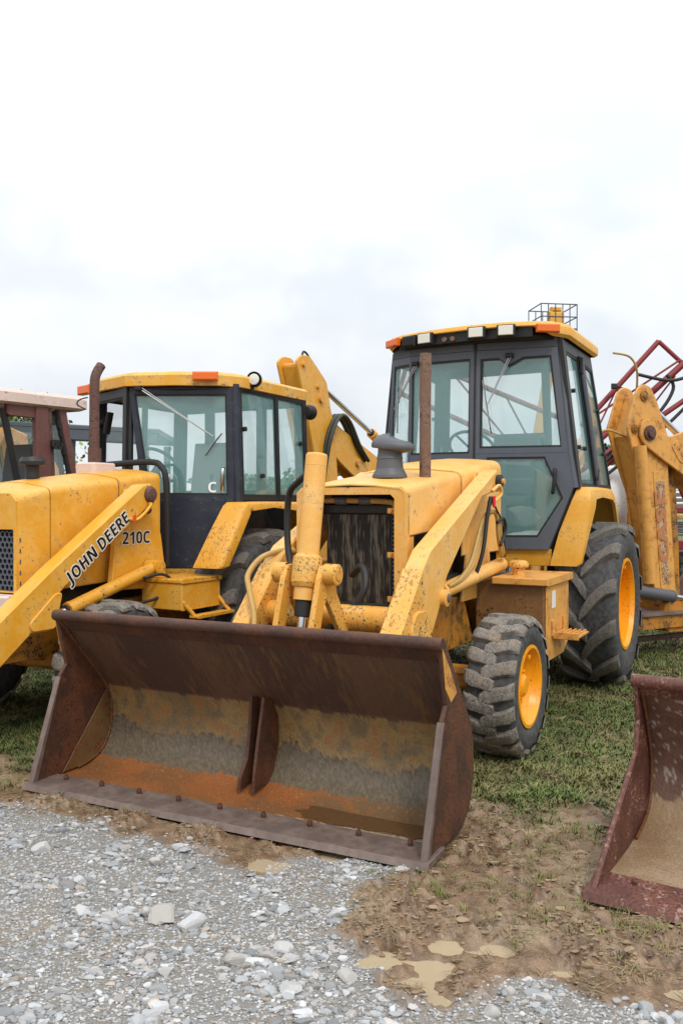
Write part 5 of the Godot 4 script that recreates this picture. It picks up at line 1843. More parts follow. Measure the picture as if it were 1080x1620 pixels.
# ---------------------------------------------------------------- the second loader, on its left
func build_side_loader() -> void:
	var T := thing("backhoe_loader", "deeper yellow backhoe loader with dark blue-black cab and black lettering on its arm", "backhoe loader", Vector3(-2.34, 0, -5.70), -28.4, "loaders parked in a row")
	var Y: Material = M.yellow_deep
	var YC: Material = M.yellow_deep_chipped
	var b := B.new()
	b.box(Vector3(0, 0.68, -1.3), Vector3(0.78, 0.30, 3.2), 0.02)
	part(b, "chassis", M.yellow_dirty, T)
	b = B.new()
	b.box(Vector3(0, 0.45, -0.4), Vector3(1.1, 0.14, 0.16), 0.03)
	b.box(Vector3(0, 0.55, -0.4), Vector3(0.3, 0.2, 0.3), 0.03)
	part(b, "front_axle", M.yellow_dirty, T)
	b = B.new()
	b.box(Vector3(0, 0.67, -2.05), Vector3(1.2, 0.2, 0.24), 0.03)
	part(b, "rear_axle", M.yellow_dirty, T)
	b = B.new()
	b.box(Vector3(0, 1.1, -0.6), Vector3(0.6, 0.6, 1.3), 0.04)
	part(b, "engine", M.engine, T)
	for s in [-1.0, 1.0]:
		wheel(T, Vector3(s * 0.70, 0.44, -0.42), s > 0.0, 0.445, 0.30, 0.22, "front", M.rim, M.lug, 0.1)
		wheel(T, Vector3(s * 0.735, 0.66, -2.05), s > 0.0, 0.665, 0.43, 0.34, "rear", M.rim, M.lug_dark, 0.25)
	# hood in three pressings with real gaps
	b = bonnet([[0.13, 0.375, 0.965, 1.565, 1.60, 0.05], [0.11, 0.395, 0.965, 1.585, 1.62, 0.05], [-0.136, 0.40, 0.965, 1.635, 1.68, 0.05]])
	var nose := part(b, "hood_nose", Y, T)
	b = bonnet([[-0.146, 0.40, 0.965, 1.637, 1.685, 0.05], [-0.45, 0.40, 0.975, 1.675, 1.725, 0.05], [-0.776, 0.40, 0.985, 1.71, 1.76, 0.05]])
	part(b, "hood", Y, T)
	b = bonnet([[-0.788, 0.403, 0.97, 1.715, 1.765, 0.05], [-1.0, 0.403, 0.97, 1.74, 1.79, 0.05], [-1.23, 0.403, 0.97, 1.765, 1.81, 0.05]])
	part(b, "cowl", Y, T)
	b = B.new()
	var fo := [Vector3(-0.395, 0.965, 0.115), Vector3(0.395, 0.965, 0.115), Vector3(0.39, 1.55, 0.115), Vector3(0.34, 1.60, 0.115), Vector3(-0.34, 1.60, 0.115), Vector3(-0.39, 1.55, 0.115)]
	var fi := [Vector3(-0.37, 0.975, 0.115), Vector3(0.37, 0.975, 0.115), Vector3(0.37, 1.36, 0.115), Vector3(0.36, 1.37, 0.115), Vector3(-0.36, 1.37, 0.115), Vector3(-0.37, 1.36, 0.115)]
	b.ring(V(fo), V(fi), Vector3(0, 0, 0.018))
	part(b, "front_panel", Y, nose)
	b = B.new()
	b.box(Vector3(0, 1.17, 0.085), Vector3(0.74, 0.4, 0.02), 0.0)
	part(b, "grille_backing", M.dark, nose)
	b = B.new()   # pressed honeycomb screen
	for j in 11:
		for i in 19:
			var cx := -0.36 + i * 0.04 + (0.02 if j % 2 == 1 else 0.0)
			var cy := 0.99 + j * 0.0347
			var ho := PackedVector3Array()
			var hi := PackedVector3Array()
			for k in 6:
				var w := TAU * (k + 0.5) / 6.0
				ho.append(Vector3(cx + cos(w) * 0.0232, cy + sin(w) * 0.0232, 0.10))
				hi.append(Vector3(cx + cos(w) * 0.0165, cy + sin(w) * 0.0165, 0.10))
			b.ring(ho, hi, Vector3(0, 0, 0.008))
	part(b, "grille", M.cab_grey, nose)
	b = B.new()
	b.box(Vector3(0, 0.88, 0.16), Vector3(0.84, 0.15, 0.12), 0.012)
	b.box(Vector3(0.40, 0.87, 0.02), Vector3(0.06, 0.13, 0.3), 0.01)
	b.box(Vector3(-0.40, 0.87, 0.02), Vector3(0.06, 0.13, 0.3), 0.01)
	part(b, "bumper", M.pink_roof, T)
	# stack and air cleaner
	b = B.new()
	b.tube(curve([Vector3(0, 1.78, -0.95), Vector3(0, 2.2, -0.95), Vector3(0, 2.42, -0.95), Vector3(0.0, 2.52, -0.965), Vector3(0.0, 2.60, -1.02)], 5), 0.037, 16, false)
	b.tube(V([Vector3(0, 1.76, -0.95), Vector3(0, 1.96, -0.95)]), 0.05, 16)
	part(b, "exhaust_stack", M.stack_dark, T)
	b = B.new()
	b.plan(rounded(P2([-0.10, -0.84, 0.10, -0.84, 0.10, -1.08, -0.10, -1.08]), 0.03, 3), 1.70, 1.845, 0.01)
	part(b, "stack_shroud", M.pink_roof, T)
	b = B.new()
	b.lathe(P2([0.085, 0.0, 0.08, 0.012, 0.05, 0.03, 0.048, 0.12, 0.09, 0.125, 0.092, 0.15, 0.075, 0.18, 0.0, 0.185]), Vector3(0, 1.68, -0.35), Vector3.UP, 22)
	part(b, "air_precleaner", M.black_paint, T)
	# arm, tower, cylinder
	var arm := P2([-0.93, 1.60, -0.88, 1.68, -0.80, 1.67, 0.05, 1.12, 0.434, 0.85, 1.35, 0.22, 1.30, 0.05, 1.2, 0.08, 0.434, 0.57, 0.21, 0.735, 0.06, 0.735, 0.0, 0.95, -0.06, 1.0, -0.84, 1.50, -0.92, 1.53])
	for s in [-1.0, 1.0]:
		b = B.new()
		b.prism(arm, s * 0.50, s * 0.62, 0.01)
		var am := part(b, "loader_arm", Y, T)
		b = B.new()
		b.prism(rounded(P2([0.03, 0.745, 0.22, 0.745, 0.24, 0.80, 0.03, 0.97, -0.03, 0.97]), 0.03, 3), s * 0.62, s * 0.632, 0.005)
		part(b, "gusset", Y, am)
		b = B.new()
		b.lathe(P2([0.06, -0.01, 0.06, 0.012, 0.045, 0.03, 0.02, 0.034, 0, 0.035]), Vector3(s * 0.62, 1.60, -0.865), Vector3(s, 0, 0), 20)
		part(b, "pivot_pin", M.stack_dark, am)
		b = B.new()
		b.prism(P2([-1.20, 0.90, -1.13, 1.30, -0.99, 1.62, -0.78, 1.64, -0.66, 1.40, -0.60, 0.92]), s * 0.45, s * 0.50, 0.006)
		var tw := part(b, "loader_tower", Y, T)
		bolt(tw, Vector3(s * 0.50, 1.49, -0.94), Vector3(s, 0, 0), 0.032, 0.05, M.black_paint, "stop_pin")
		cylinder(T, "lift_cylinder", Vector3(s * 0.57, 1.06, -0.95), Vector3(s * 0.57, 0.845, -0.12), 0.045, Vector3(s * 0.57, 0.82, -0.02), 0.025, YC)
		b = B.new()
		b.lathe(P2([0.055, -0.09, 0.055, 0.03, 0.035, 0.034, 0, 0.035]), Vector3(s * 0.60, 1.065, -0.97), Vector3(s, 0, 0), 18)
		part(b, "cylinder_boss", YC, T)
		hose(T, [Vector3(s * 0.625, 1.43, -0.64), Vector3(s * 0.65, 1.42, -0.69), Vector3(s * 0.65, 1.47, -0.78), Vector3(s * 0.65, 1.525, -0.84), Vector3(s * 0.63, 1.535, -0.85)], 0.012, Y, "hook")
		hose(T, [Vector3(s * 0.62, 1.0, -0.8), Vector3(s * 0.66, 1.02, -0.93), Vector3(s * 0.67, 0.98, -1.03), Vector3(s * 0.66, 0.9, -1.05), Vector3(s * 0.62, 0.84, -0.92), Vector3(s * 0.58, 0.82, -0.8)], 0.011, M.hose)
		# tool box beside the frame
		b = B.new()
		b.box(Vector3(s * 0.66, 0.86, -1.17), Vector3(0.38, 0.20, 0.46), 0.008)
		var tb := part(b, "tool_box", Y, T)
		b = B.new()
		b.box(Vector3(s * 0.66, 0.972, -1.17), Vector3(0.40, 0.03, 0.48), 0.006)
		part(b, "lid", YC, tb)
		b = B.new()
		b.tube(V([Vector3(s * 0.83, 0.84, -0.95), Vector3(s * 0.90, 0.72, -1.02)]), 0.016, 8)
		b.tube(V([Vector3(s * 0.83, 0.84, -1.38), Vector3(s * 0.92, 0.72, -1.42)]), 0.016, 8)
		b.box(Vector3(s * 0.91, 0.715, -1.22), Vector3(0.09, 0.02, 0.44), 0.004)
		part(b, "step", YC, tb)
	b = B.new()
	b.box(Vector3(0.66, 1.43, -0.66), Vector3(0.014, 0.05, 0.03), 0.005)
	part(b, "orange_tag", M.orange_tag, T)
	# lettering on the arm and tower
	var along := Vector3(0, 1.467 - 1.055, -0.62 + 0.066)
	var upd := Vector3(1, 0, 0).cross(along).normalized()
	if upd.y < 0.0: upd = -upd
	var st := Vector3(0.6215, 1.052, -0.075) - upd * 0.012
	var ctr := st + along * 0.5
	for e in [["lettering_outline", M.letter_white, 0.15, 0.0012, 0.0075], ["lettering", M.letter_black, 0.15, 0.004, 0.0]]:
		letters(T, "JOHN DEERE", ctr - upd * 0.0, along, upd, 0.082, e[1], e[0], along.length(), e[2], 0.0, e[3], e[4])
		letters(T, "210C", Vector3(0.5015, 1.285, -0.855), Vector3(0, 0.0, -1), Vector3.UP, 0.088, e[1], e[0], 0.29, e[2], 0.0, e[3], e[4] * 0.8)
	build_side_cab(T)
	backhoe(T, Vector3.ZERO, M.yellow_deep)

func build_side_cab(T: Node3D) -> void:
	var N: Material = M.cab_navy
	var K: Material = M.black_paint
	var b := B.new()
	b.plan(P2([-0.02, -1.45, 0.64, -1.80, 0.72, -2.8, -0.72, -2.8, -0.64, -1.75]), 0.97, 1.03, 0.01)
	b.box(Vector3(0, 1.3, -2.80), Vector3(1.4, 0.56, 0.04), 0.01)
	part(b, "floor", K, T)
	var th := Vector3(0.018, 0, 0.034)
	# door side turned towards the front corner
	var dp := func(x: float, y: float) -> Vector3: return Vector3(x - 0.02 * (y - 1.58), y, -1.38 - (x + 0.02) * 0.54)
	var door := pane(T, [dp.call(-0.02, 2.47), dp.call(0.72, 2.47), dp.call(0.72, 1.565), dp.call(0.14, 1.565), dp.call(0.06, 1.66)], [dp.call(0.02, 2.42), dp.call(0.675, 2.42), dp.call(0.675, 1.605), dp.call(0.16, 1.605), dp.call(0.10, 1.68)], th, N, M.glass, "door")
	b = B.new()
	b.slab(V([dp.call(0.10, 1.562), dp.call(0.72, 1.562), dp.call(0.72, 1.01), dp.call(0.10, 1.01)]), th, 0.004)
	part(b, "lower_panel", N, door)
	b = B.new()
	b.tube(curve([dp.call(0.645, 1.82) + th * 1.3, dp.call(0.645, 1.80) + th * 2.4, dp.call(0.64, 1.70) + th * 2.2, dp.call(0.635, 1.64) + th * 1.6], 4), 0.015, 8)
	part(b, "door_handle", M.chrome, door)
	letters(T, "C", dp.call(0.56, 1.665) + th * 0.9, Vector3(0.88, 0, -0.476), Vector3.UP, 0.085, M.chalk, "chalk_mark", 0.0, 0.0, 0.0, 0.002)
	b = B.new()
	b.slab(V([dp.call(0.08, 1.008), dp.call(0.50, 1.008), dp.call(0.50, 0.955), dp.call(0.08, 0.955)]), th, 0.003)
	part(b, "sill_strip", M.yellow_deep_chipped, T)
	# open windshield on the other side of the nose: frame only
	var wp := func(x: float, y: float) -> Vector3: return Vector3(x + 0.02 * (y - 1.58), y, -1.38 + (x + 0.02) * 0.42)
	pane(T, [wp.call(-0.72, 2.47), wp.call(-0.03, 2.47), wp.call(-0.03, 1.60), wp.call(-0.72, 1.60)], [wp.call(-0.60, 2.40), wp.call(-0.09, 2.40), wp.call(-0.09, 1.66), wp.call(-0.60, 1.66)], Vector3(0, 0, 0.07), K, null, "windshield_opening")
	b = B.new()
	b.slab(V([wp.call(-0.72, 1.598), wp.call(-0.03, 1.598), wp.call(-0.03, 1.0), wp.call(-0.72, 1.0)]), Vector3(0, 0, 0.03), 0.004)
	part(b, "bulkhead", N, T)
	b = B.new()   # rubber boot round the cowl
	b.tube(curve([Vector3(-0.36, 1.84, -1.26), Vector3(0.25, 1.86, -1.26), Vector3(0.39, 1.82, -1.26), Vector3(0.435, 1.70, -1.265), Vector3(0.44, 1.4, -1.27), Vector3(0.44, 1.05, -1.27)], 5), 0.025, 10)
	part(b, "cowl_seal", M.black_rubber, T)
	b = B.new()
	b.tube(V([Vector3(-0.03, 1.58, -1.36), Vector3(-0.03, 2.48, -1.38)]), 0.03, 8)
	part(b, "nose_post", K, T)
	for s in [-1.0, 1.0]:
		var sp := func(u: float, v: float) -> Vector3: return Vector3(s * lerpf(0.745, 0.715, v), lerpf(1.56, 2.50, v), lerpf(-1.78, -2.84, u))
		var tt := Vector3(s * 0.03, 0, 0)
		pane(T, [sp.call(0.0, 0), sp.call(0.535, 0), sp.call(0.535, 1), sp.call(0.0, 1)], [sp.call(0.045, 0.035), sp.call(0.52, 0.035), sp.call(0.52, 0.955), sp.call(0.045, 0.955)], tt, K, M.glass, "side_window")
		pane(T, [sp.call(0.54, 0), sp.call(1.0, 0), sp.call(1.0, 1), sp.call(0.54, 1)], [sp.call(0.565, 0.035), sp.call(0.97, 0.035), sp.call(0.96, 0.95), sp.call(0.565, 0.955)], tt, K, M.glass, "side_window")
		b = B.new()
		b.tube(V([sp.call(0.0, -0.05), sp.call(0.0, 1.0)]), 0.04, 8)
		part(b, "corner_post", N, T)
		b = B.new()
		b.tube(V([sp.call(1.0, -0.05), sp.call(1.0, 1.0)]), 0.035, 8)
		part(b, "rear_post", K, T)
		for e in [[0.07, 0.62], [0.3, 0.22], [0.9, 0.55]]:
			b = B.new()
			b.lathe(P2([0.02, 0, 0.02, 0.03, 0.0, 0.032]), sp.call(e[0], e[1]) + tt * 0.6, Vector3(s, 0, 0), 10)
			part(b, "glass_catch", M.black_rubber, T)
		fender(T, s, [[-1.27, 1.045, 0.69, 0.93, -0.05, 0.0], [-1.275, 1.06, 0.69, 0.945, -0.10, 0.0], [-1.45, 1.32, 0.715, 0.945, -0.10, -0.02], [-1.59, 1.515, 0.735, 0.945, -0.07, -0.06], [-1.63, 1.545, 0.745, 0.945, -0.03, -0.07], [-2.0, 1.552, 0.745, 0.945, 0.0, -0.05], [-2.45, 1.55, 0.745, 0.945, 0.03, -0.08], [-2.55, 1.51, 0.7, 0.945, 0.05, -0.07], [-2.8, 1.2, 0.62, 0.945, 0.08, -0.04]], M.yellow_deep_chipped, 0.50)
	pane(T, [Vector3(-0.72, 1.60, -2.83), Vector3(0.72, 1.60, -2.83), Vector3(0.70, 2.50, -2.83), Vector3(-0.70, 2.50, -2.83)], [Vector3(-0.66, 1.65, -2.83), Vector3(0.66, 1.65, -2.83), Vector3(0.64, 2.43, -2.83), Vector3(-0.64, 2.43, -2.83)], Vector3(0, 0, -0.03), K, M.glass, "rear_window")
	for x in [-0.3, 0.3]:
		b = B.new()
		b.tube(V([Vector3(x, 1.1, -2.79), Vector3(x, 2.48, -2.79)]), 0.05, 8)
		part(b, "rear_mullion", K, T)
	# roof
	var outline := P2([-0.76, -2.86, -0.77, -1.80, -0.70, -1.62, -0.40, -1.42, -0.02, -1.30, 0.36, -1.44, 0.66, -1.62, 0.77, -1.82, 0.76, -2.86])
	b = B.new()
	var lay := []
	for e in [[2.475, 0.97], [2.48, 0.995], [2.56, 1.0], [2.582, 0.975], [2.605, 0.85], [2.617, 0.4], [2.618, 0.02]]:
		var row := PackedVector3Array()
		for p in outline:
			row.append(Vector3(p.x * e[1], e[0], -2.1 + (p.y + 2.1) * e[1]))
		lay.append(row)
	b.grid(lay, true, 0.8)
	var roof := part(b, "roof", M.roof_top, T)
	b = B.new()
	b.plan(P2([-0.70, -2.8, -0.70, -1.7, -0.35, -1.47, -0.02, -1.38, 0.35, -1.5, 0.70, -1.75, 0.70, -2.8]), 2.455, 2.474, 0.003)
	part(b, "headliner", K, roof)
	b = B.new()
	b.box(Vector3(0.60, 2.545, -1.545), Vector3(0.20, 0.07, 0.06), 0.01, Basis(Vector3.UP, 0.52))
	part(b, "amber_lamp", M.amber, roof)
	b = B.new()
	b.box(Vector3(-0.76, 2.53, -1.62), Vector3(0.2, 0.08, 0.07), 0.01, Basis(Vector3.UP, -0.3))
	part(b, "amber_lamp", M.amber, roof)
	b = B.new()
	b.lathe(P2([0.0, -0.06, 0.04, -0.055, 0.062, -0.03, 0.066, 0.0, 0.06, 0.004]), Vector3(0.80, 2.555, -1.93), Vector3(0.3, 0, 1), 20)
	b.box(Vector3(0.77, 2.50, -1.95), Vector3(0.02, 0.08, 0.03), 0.003)
	var lm := part(b, "work_lamp", M.black_rubber, T)
	b = B.new()
	b.lathe(P2([0.046, 0.004, 0.04, 0.010, 0.0, 0.015]), Vector3(0.80, 2.555, -1.93), Vector3(0.3, 0, 1), 20)
	part(b, "lens", M.lens, lm)
	b = B.new()
	b.lathe(P2([0.0, -0.08, 0.05, -0.07, 0.068, -0.03, 0.07, 0.02, 0.0, 0.022]), Vector3(0.74, 2.38, -2.93), Vector3(0, 0, -1), 18)
	part(b, "rear_lamp", M.black_rubber, T)
	# mirror inside the open windshield, wiper, fittings
	b = B.new()
	b.tube(V([wp.call(-0.62, 2.22), wp.call(-0.52, 2.24)]), 0.03, 8)
	b.box(wp.call(-0.46, 2.22), Vector3(0.03, 0.19, 0.08), 0.012, Basis(Vector3(0, 0, 1), -0.25))
	part(b, "mirror", M.black_rubber, T)
	wiper(T, dp.call(0.06, 2.46) + th * 2.0, dp.call(0.58, 2.07) + th * 2.2, dp.call(0.64, 2.10) + th * 1.4, dp.call(0.52, 1.92) + th * 1.4)
	seat(T, Vector3(0.05, 1.02, -2.15), M.seat_pale)
	steering(T, Vector3(-0.02, 1.86, -1.72), Vector3(0, 0.72, -0.69).normalized(), 0.19)
	b = B.new()
	b.box(Vector3(-0.1, 1.4, -1.60), Vector3(0.5, 0.7, 0.2), 0.04)
	part(b, "console", M.seat, T)
	for e in [[0.36, -2.0], [0.42, -2.1]]:
		b = B.new()
		b.tube(V([Vector3(e[0], 1.2, e[1]), Vector3(e[0], 1.72, e[1] + 0.06), Vector3(e[0], 1.78, e[1] + 0.06)]), [0.012, 0.01, 0.022], 8)
		part(b, "lever", M.black_rubber, T)
	hose(T, [Vector3(-0.72, 2.46, -1.60), Vector3(-0.80, 2.44, -1.58), Vector3(-0.82, 2.40, -1.58), Vector3(-0.76, 2.36, -1.62)], 0.006, M.hose, "lamp_cable")

# ---------------------------------------------------------------- maroon machine farther left
func build_maroon_machine() -> void:
	var T := thing("tractor_loader", "maroon machine with open cab and faded pinkish white roof behind the yellow hood", "tractor", Vector3(-4.6, 0, -7.0), -28.4, "loaders parked in a row")
	var R: Material = M.maroon
	var b := B.new()
	b.box(Vector3(0, 0.8, -1.2), Vector3(0.7, 0.5, 3.4), 0.03)
	part(b, "chassis", R, T)
	b = bonnet([[0.5, 0.36, 0.9, 1.45, 1.5, 0.05], [-0.9, 0.38, 0.9, 1.55, 1.6, 0.05]])
	part(b, "hood", R, T)
	for s in [-1.0, 1.0]:
		wheel(T, Vector3(s * 0.72, 0.43, 0), s > 0.0, 0.43, 0.3, 0.22, "front", M.rim, M.lug, 0.0)
		wheel(T, Vector3(s * 0.78, 0.67, -2.2), s > 0.0, 0.67, 0.42, 0.34, "rear", M.rim, M.lug_dark, 0.0)
		b = B.new()
		b.slab(V([Vector3(s * 0.66, 1.2, -2.02), Vector3(s * 0.66, 1.2, -2.24), Vector3(s * 0.68, 2.5, -2.14), Vector3(s * 0.68, 2.5, -1.99)]), Vector3(s * 0.07, 0, 0), 0.01)
		part(b, "middle_post", R, T)
		b = B.new()
		b.slab(V([Vector3(s * 0.665, 1.2, -2.242), Vector3(s * 0.665, 1.2, -2.30), Vector3(s * 0.685, 2.5, -2.20), Vector3(s * 0.685, 2.5, -2.142)]), Vector3(s * 0.05, 0, 0), 0.006)
		part(b, "door_track", M.stack_dark, T)
		b = B.new()
		b.slab(V([Vector3(s * 0.68, 1.3, -2.60), Vector3(s * 0.68, 1.3, -2.66), Vector3(s * 0.68, 2.48, -2.40), Vector3(s * 0.68, 2.48, -2.30)]), Vector3(s * 0.05, 0, 0), 0.006)
		part(b, "rear_post", R, T)
		b = B.new()   # torn rubber seal
		for k in 13:
			var t := k / 12.0
			b.box(Vector3(s * 0.70, lerpf(1.35, 2.44, t), lerpf(-2.575, -2.305, t) + 0.006 * (k % 3)), Vector3(0.05, 0.098, 0.045), 0.01, Basis(Vector3.RIGHT, 0.22))
		part(b, "torn_seal", M.black_rubber, T)
		b = B.new()
		b.tube(V([Vector3(s * 0.68, 1.3, -1.93), Vector3(s * 0.66, 2.45, -1.66)]), 0.035, 8)
		part(b, "front_post", M.black_paint, T)
		b = B.new()
		b.box(Vector3(s * 0.69, 2.44, -1.85), Vector3(0.08, 0.12, 0.36), 0.02)
		part(b, "header", R, T)
		b = B.new()
		for k in 4:
			b.box(Vector3(s * 0.77, 2.10 + 0.03 * (k % 2), -2.20 - k * 0.03), Vector3(0.05, 0.035, 0.05), 0.006)
		b.box(Vector3(s * 0.76, 2.14, -2.22), Vector3(0.04, 0.07, 0.10), 0.01)
		part(b, "latch", M.black_paint, T)
		b = B.new()
		b.box(Vector3(s * 0.66, 1.2, -2.1), Vector3(0.12, 0.5, 1.1), 0.03)
		part(b, "side_panel", R, T)
	for s in [-1.0, 1.0]:   # posts on the far side close the cab
		b = B.new()
		b.slab(V([Vector3(s * 0.5, 1.3, -2.66), Vector3(s * 0.44, 1.3, -2.66), Vector3(s * 0.44, 2.5, -2.45), Vector3(s * 0.5, 2.5, -2.45)]), Vector3(0, 0, -0.03), 0.004)
		part(b, "rear_mullion", M.black_paint, T)
	b = B.new()
	b.slab(V([Vector3(0.64, 1.4, -2.62), Vector3(-0.64, 1.4, -2.62), Vector3(-0.64, 2.45, -2.42), Vector3(0.64, 2.45, -2.42)]), Vector3(0, 0, -0.005), 0.0)
	part(b, "rear_glass", M.glass, T)
	b = B.new()
	var outline := rounded(P2([-0.78, -2.68, -0.78, -1.40, 0.78, -1.40, 0.78, -2.68]), 0.10, 4)
	var lay := []
	for e in [[2.49, 0.94], [2.51, 1.0], [2.60, 1.0], [2.635, 0.96], [2.65, 0.8], [2.652, 0.02]]:
		var row := PackedVector3Array()
		for p in outline:
			row.append(Vector3(p.x * e[1], e[0] - 0.02 * (p.y + 2.0), -2.04 + (p.y + 2.04) * e[1]))
		lay.append(row)
	b.grid(lay, true, 0.8)
	part(b, "roof", M.pink_roof, T)
	b = B.new()
	b.box(Vector3(0, 1.5, -1.9), Vector3(0.5, 0.5, 0.3), 0.05)
	part(b, "console", M.black_paint, T)
	seat(T, Vector3(0, 1.1, -2.2), M.seat)
	# its raised yellow arm beyond the cab
	b = B.new()
	b.prism(P2([-3.0, 0.9, -2.75, 2.2, -2.9, 2.42, -3.15, 2.35, -3.4, 0.9]), -0.92, -0.68, 0.02)
	part(b, "digging_boom", M.yellow_boom, T, "yellow digging boom seen through the cab")
	b = B.new()
	b.prism(P2([-2.9, 2.2, -3.1, 2.25, -3.6, 2.05, -3.7, 1.9, -3.6, 1.8, -3.1, 1.95]), -0.89, -0.71, 0.02)
	part(b, "dipper", M.yellow_boom, T)

# ---------------------------------------------------------------- rusty bucket at the right edge
func build_right_bucket() -> void:
	var T := thing("loader_bucket", "red-brown rusty loader bucket standing alone on muddy grass edge", "bucket", Vector3(0.954, 0.0, -3.284), -33.0)
	var prof := P2([-0.655, 0.735, -0.80, 0.56, -0.88, 0.40, -0.90, 0.28, -0.87, 0.17, -0.80, 0.085, -0.68, 0.045, -0.5, 0.035, 0.0, 0.028])
	var side := P2([0.0, 0.02, -0.66, 0.42, -0.70, 0.55, -0.64, 0.745, -0.70, 0.755, -0.84, 0.57, -0.92, 0.40, -0.935, 0.27, -0.9, 0.15, -0.82, 0.06, -0.7, 0.015])
	var bn := FastNoiseLite.new()
	bn.seed = 51
	bn.frequency = 1.0
	var tone := func(x: float, p: Vector2) -> Color:
		var n1 := bn.get_noise_2d(x * 2.5, (p.y + p.x) * 2.5)
		var n2 := bn.get_noise_2d(x * 14.0, (p.y + p.x) * 14.0)
		var n3 := bn.get_noise_2d(x * 45.0, (p.y + p.x) * 45.0)
		var c := Color(0.13, 0.062, 0.045).lerp(Color(0.19, 0.10, 0.07), smoothstep(-0.3, 0.4, n1 + n3 * 0.4))
		if n2 * 0.6 + n3 * 0.5 + n1 * 0.4 > 0.33: c = Color(0.42, 0.36, 0.30)
		if p.y < 0.16 + 0.05 * n1 + 0.03 * n2: c = Color(0.38, 0.27, 0.17).lerp(Color(0.30, 0.19, 0.10), smoothstep(-0.3, 0.3, n1 + n3 * 0.4))
		if p.x > -0.15: c = Color(0.25, 0.14, 0.10)
		return c
	var bmat := triplanar(tex_from(512, [NL[2], NL[3], NL[4]], func(q, r, d): return Color.WHITE * (0.72 + 0.2 * r + 0.2 * d)), 0.6, 1.5, 0.0, bump_from(NL[3], 512, 4.0), 0.3)
	bmat.vertex_color_use_as_albedo = true
	var hw := 0.95
	var o := bucket(T, prof, hw, side, Vector2(-0.19, 0.032), tone, bmat, M.rust_red, M.rust_red, 7)
	o.position = Vector3(hw + 0.02, 0.0, 0.0)
	var inner := B.new()
	inner.tube(curve([Vector3(-hw + 0.012, 0.70, -0.68), Vector3(-hw + 0.012, 0.5, -0.80), Vector3(-hw + 0.012, 0.3, -0.88), Vector3(-hw + 0.012, 0.12, -0.82), Vector3(-hw + 0.012, 0.05, -0.6)], 5), 0.007, 6)
	part(inner, "weld_bead", M.weld, o)

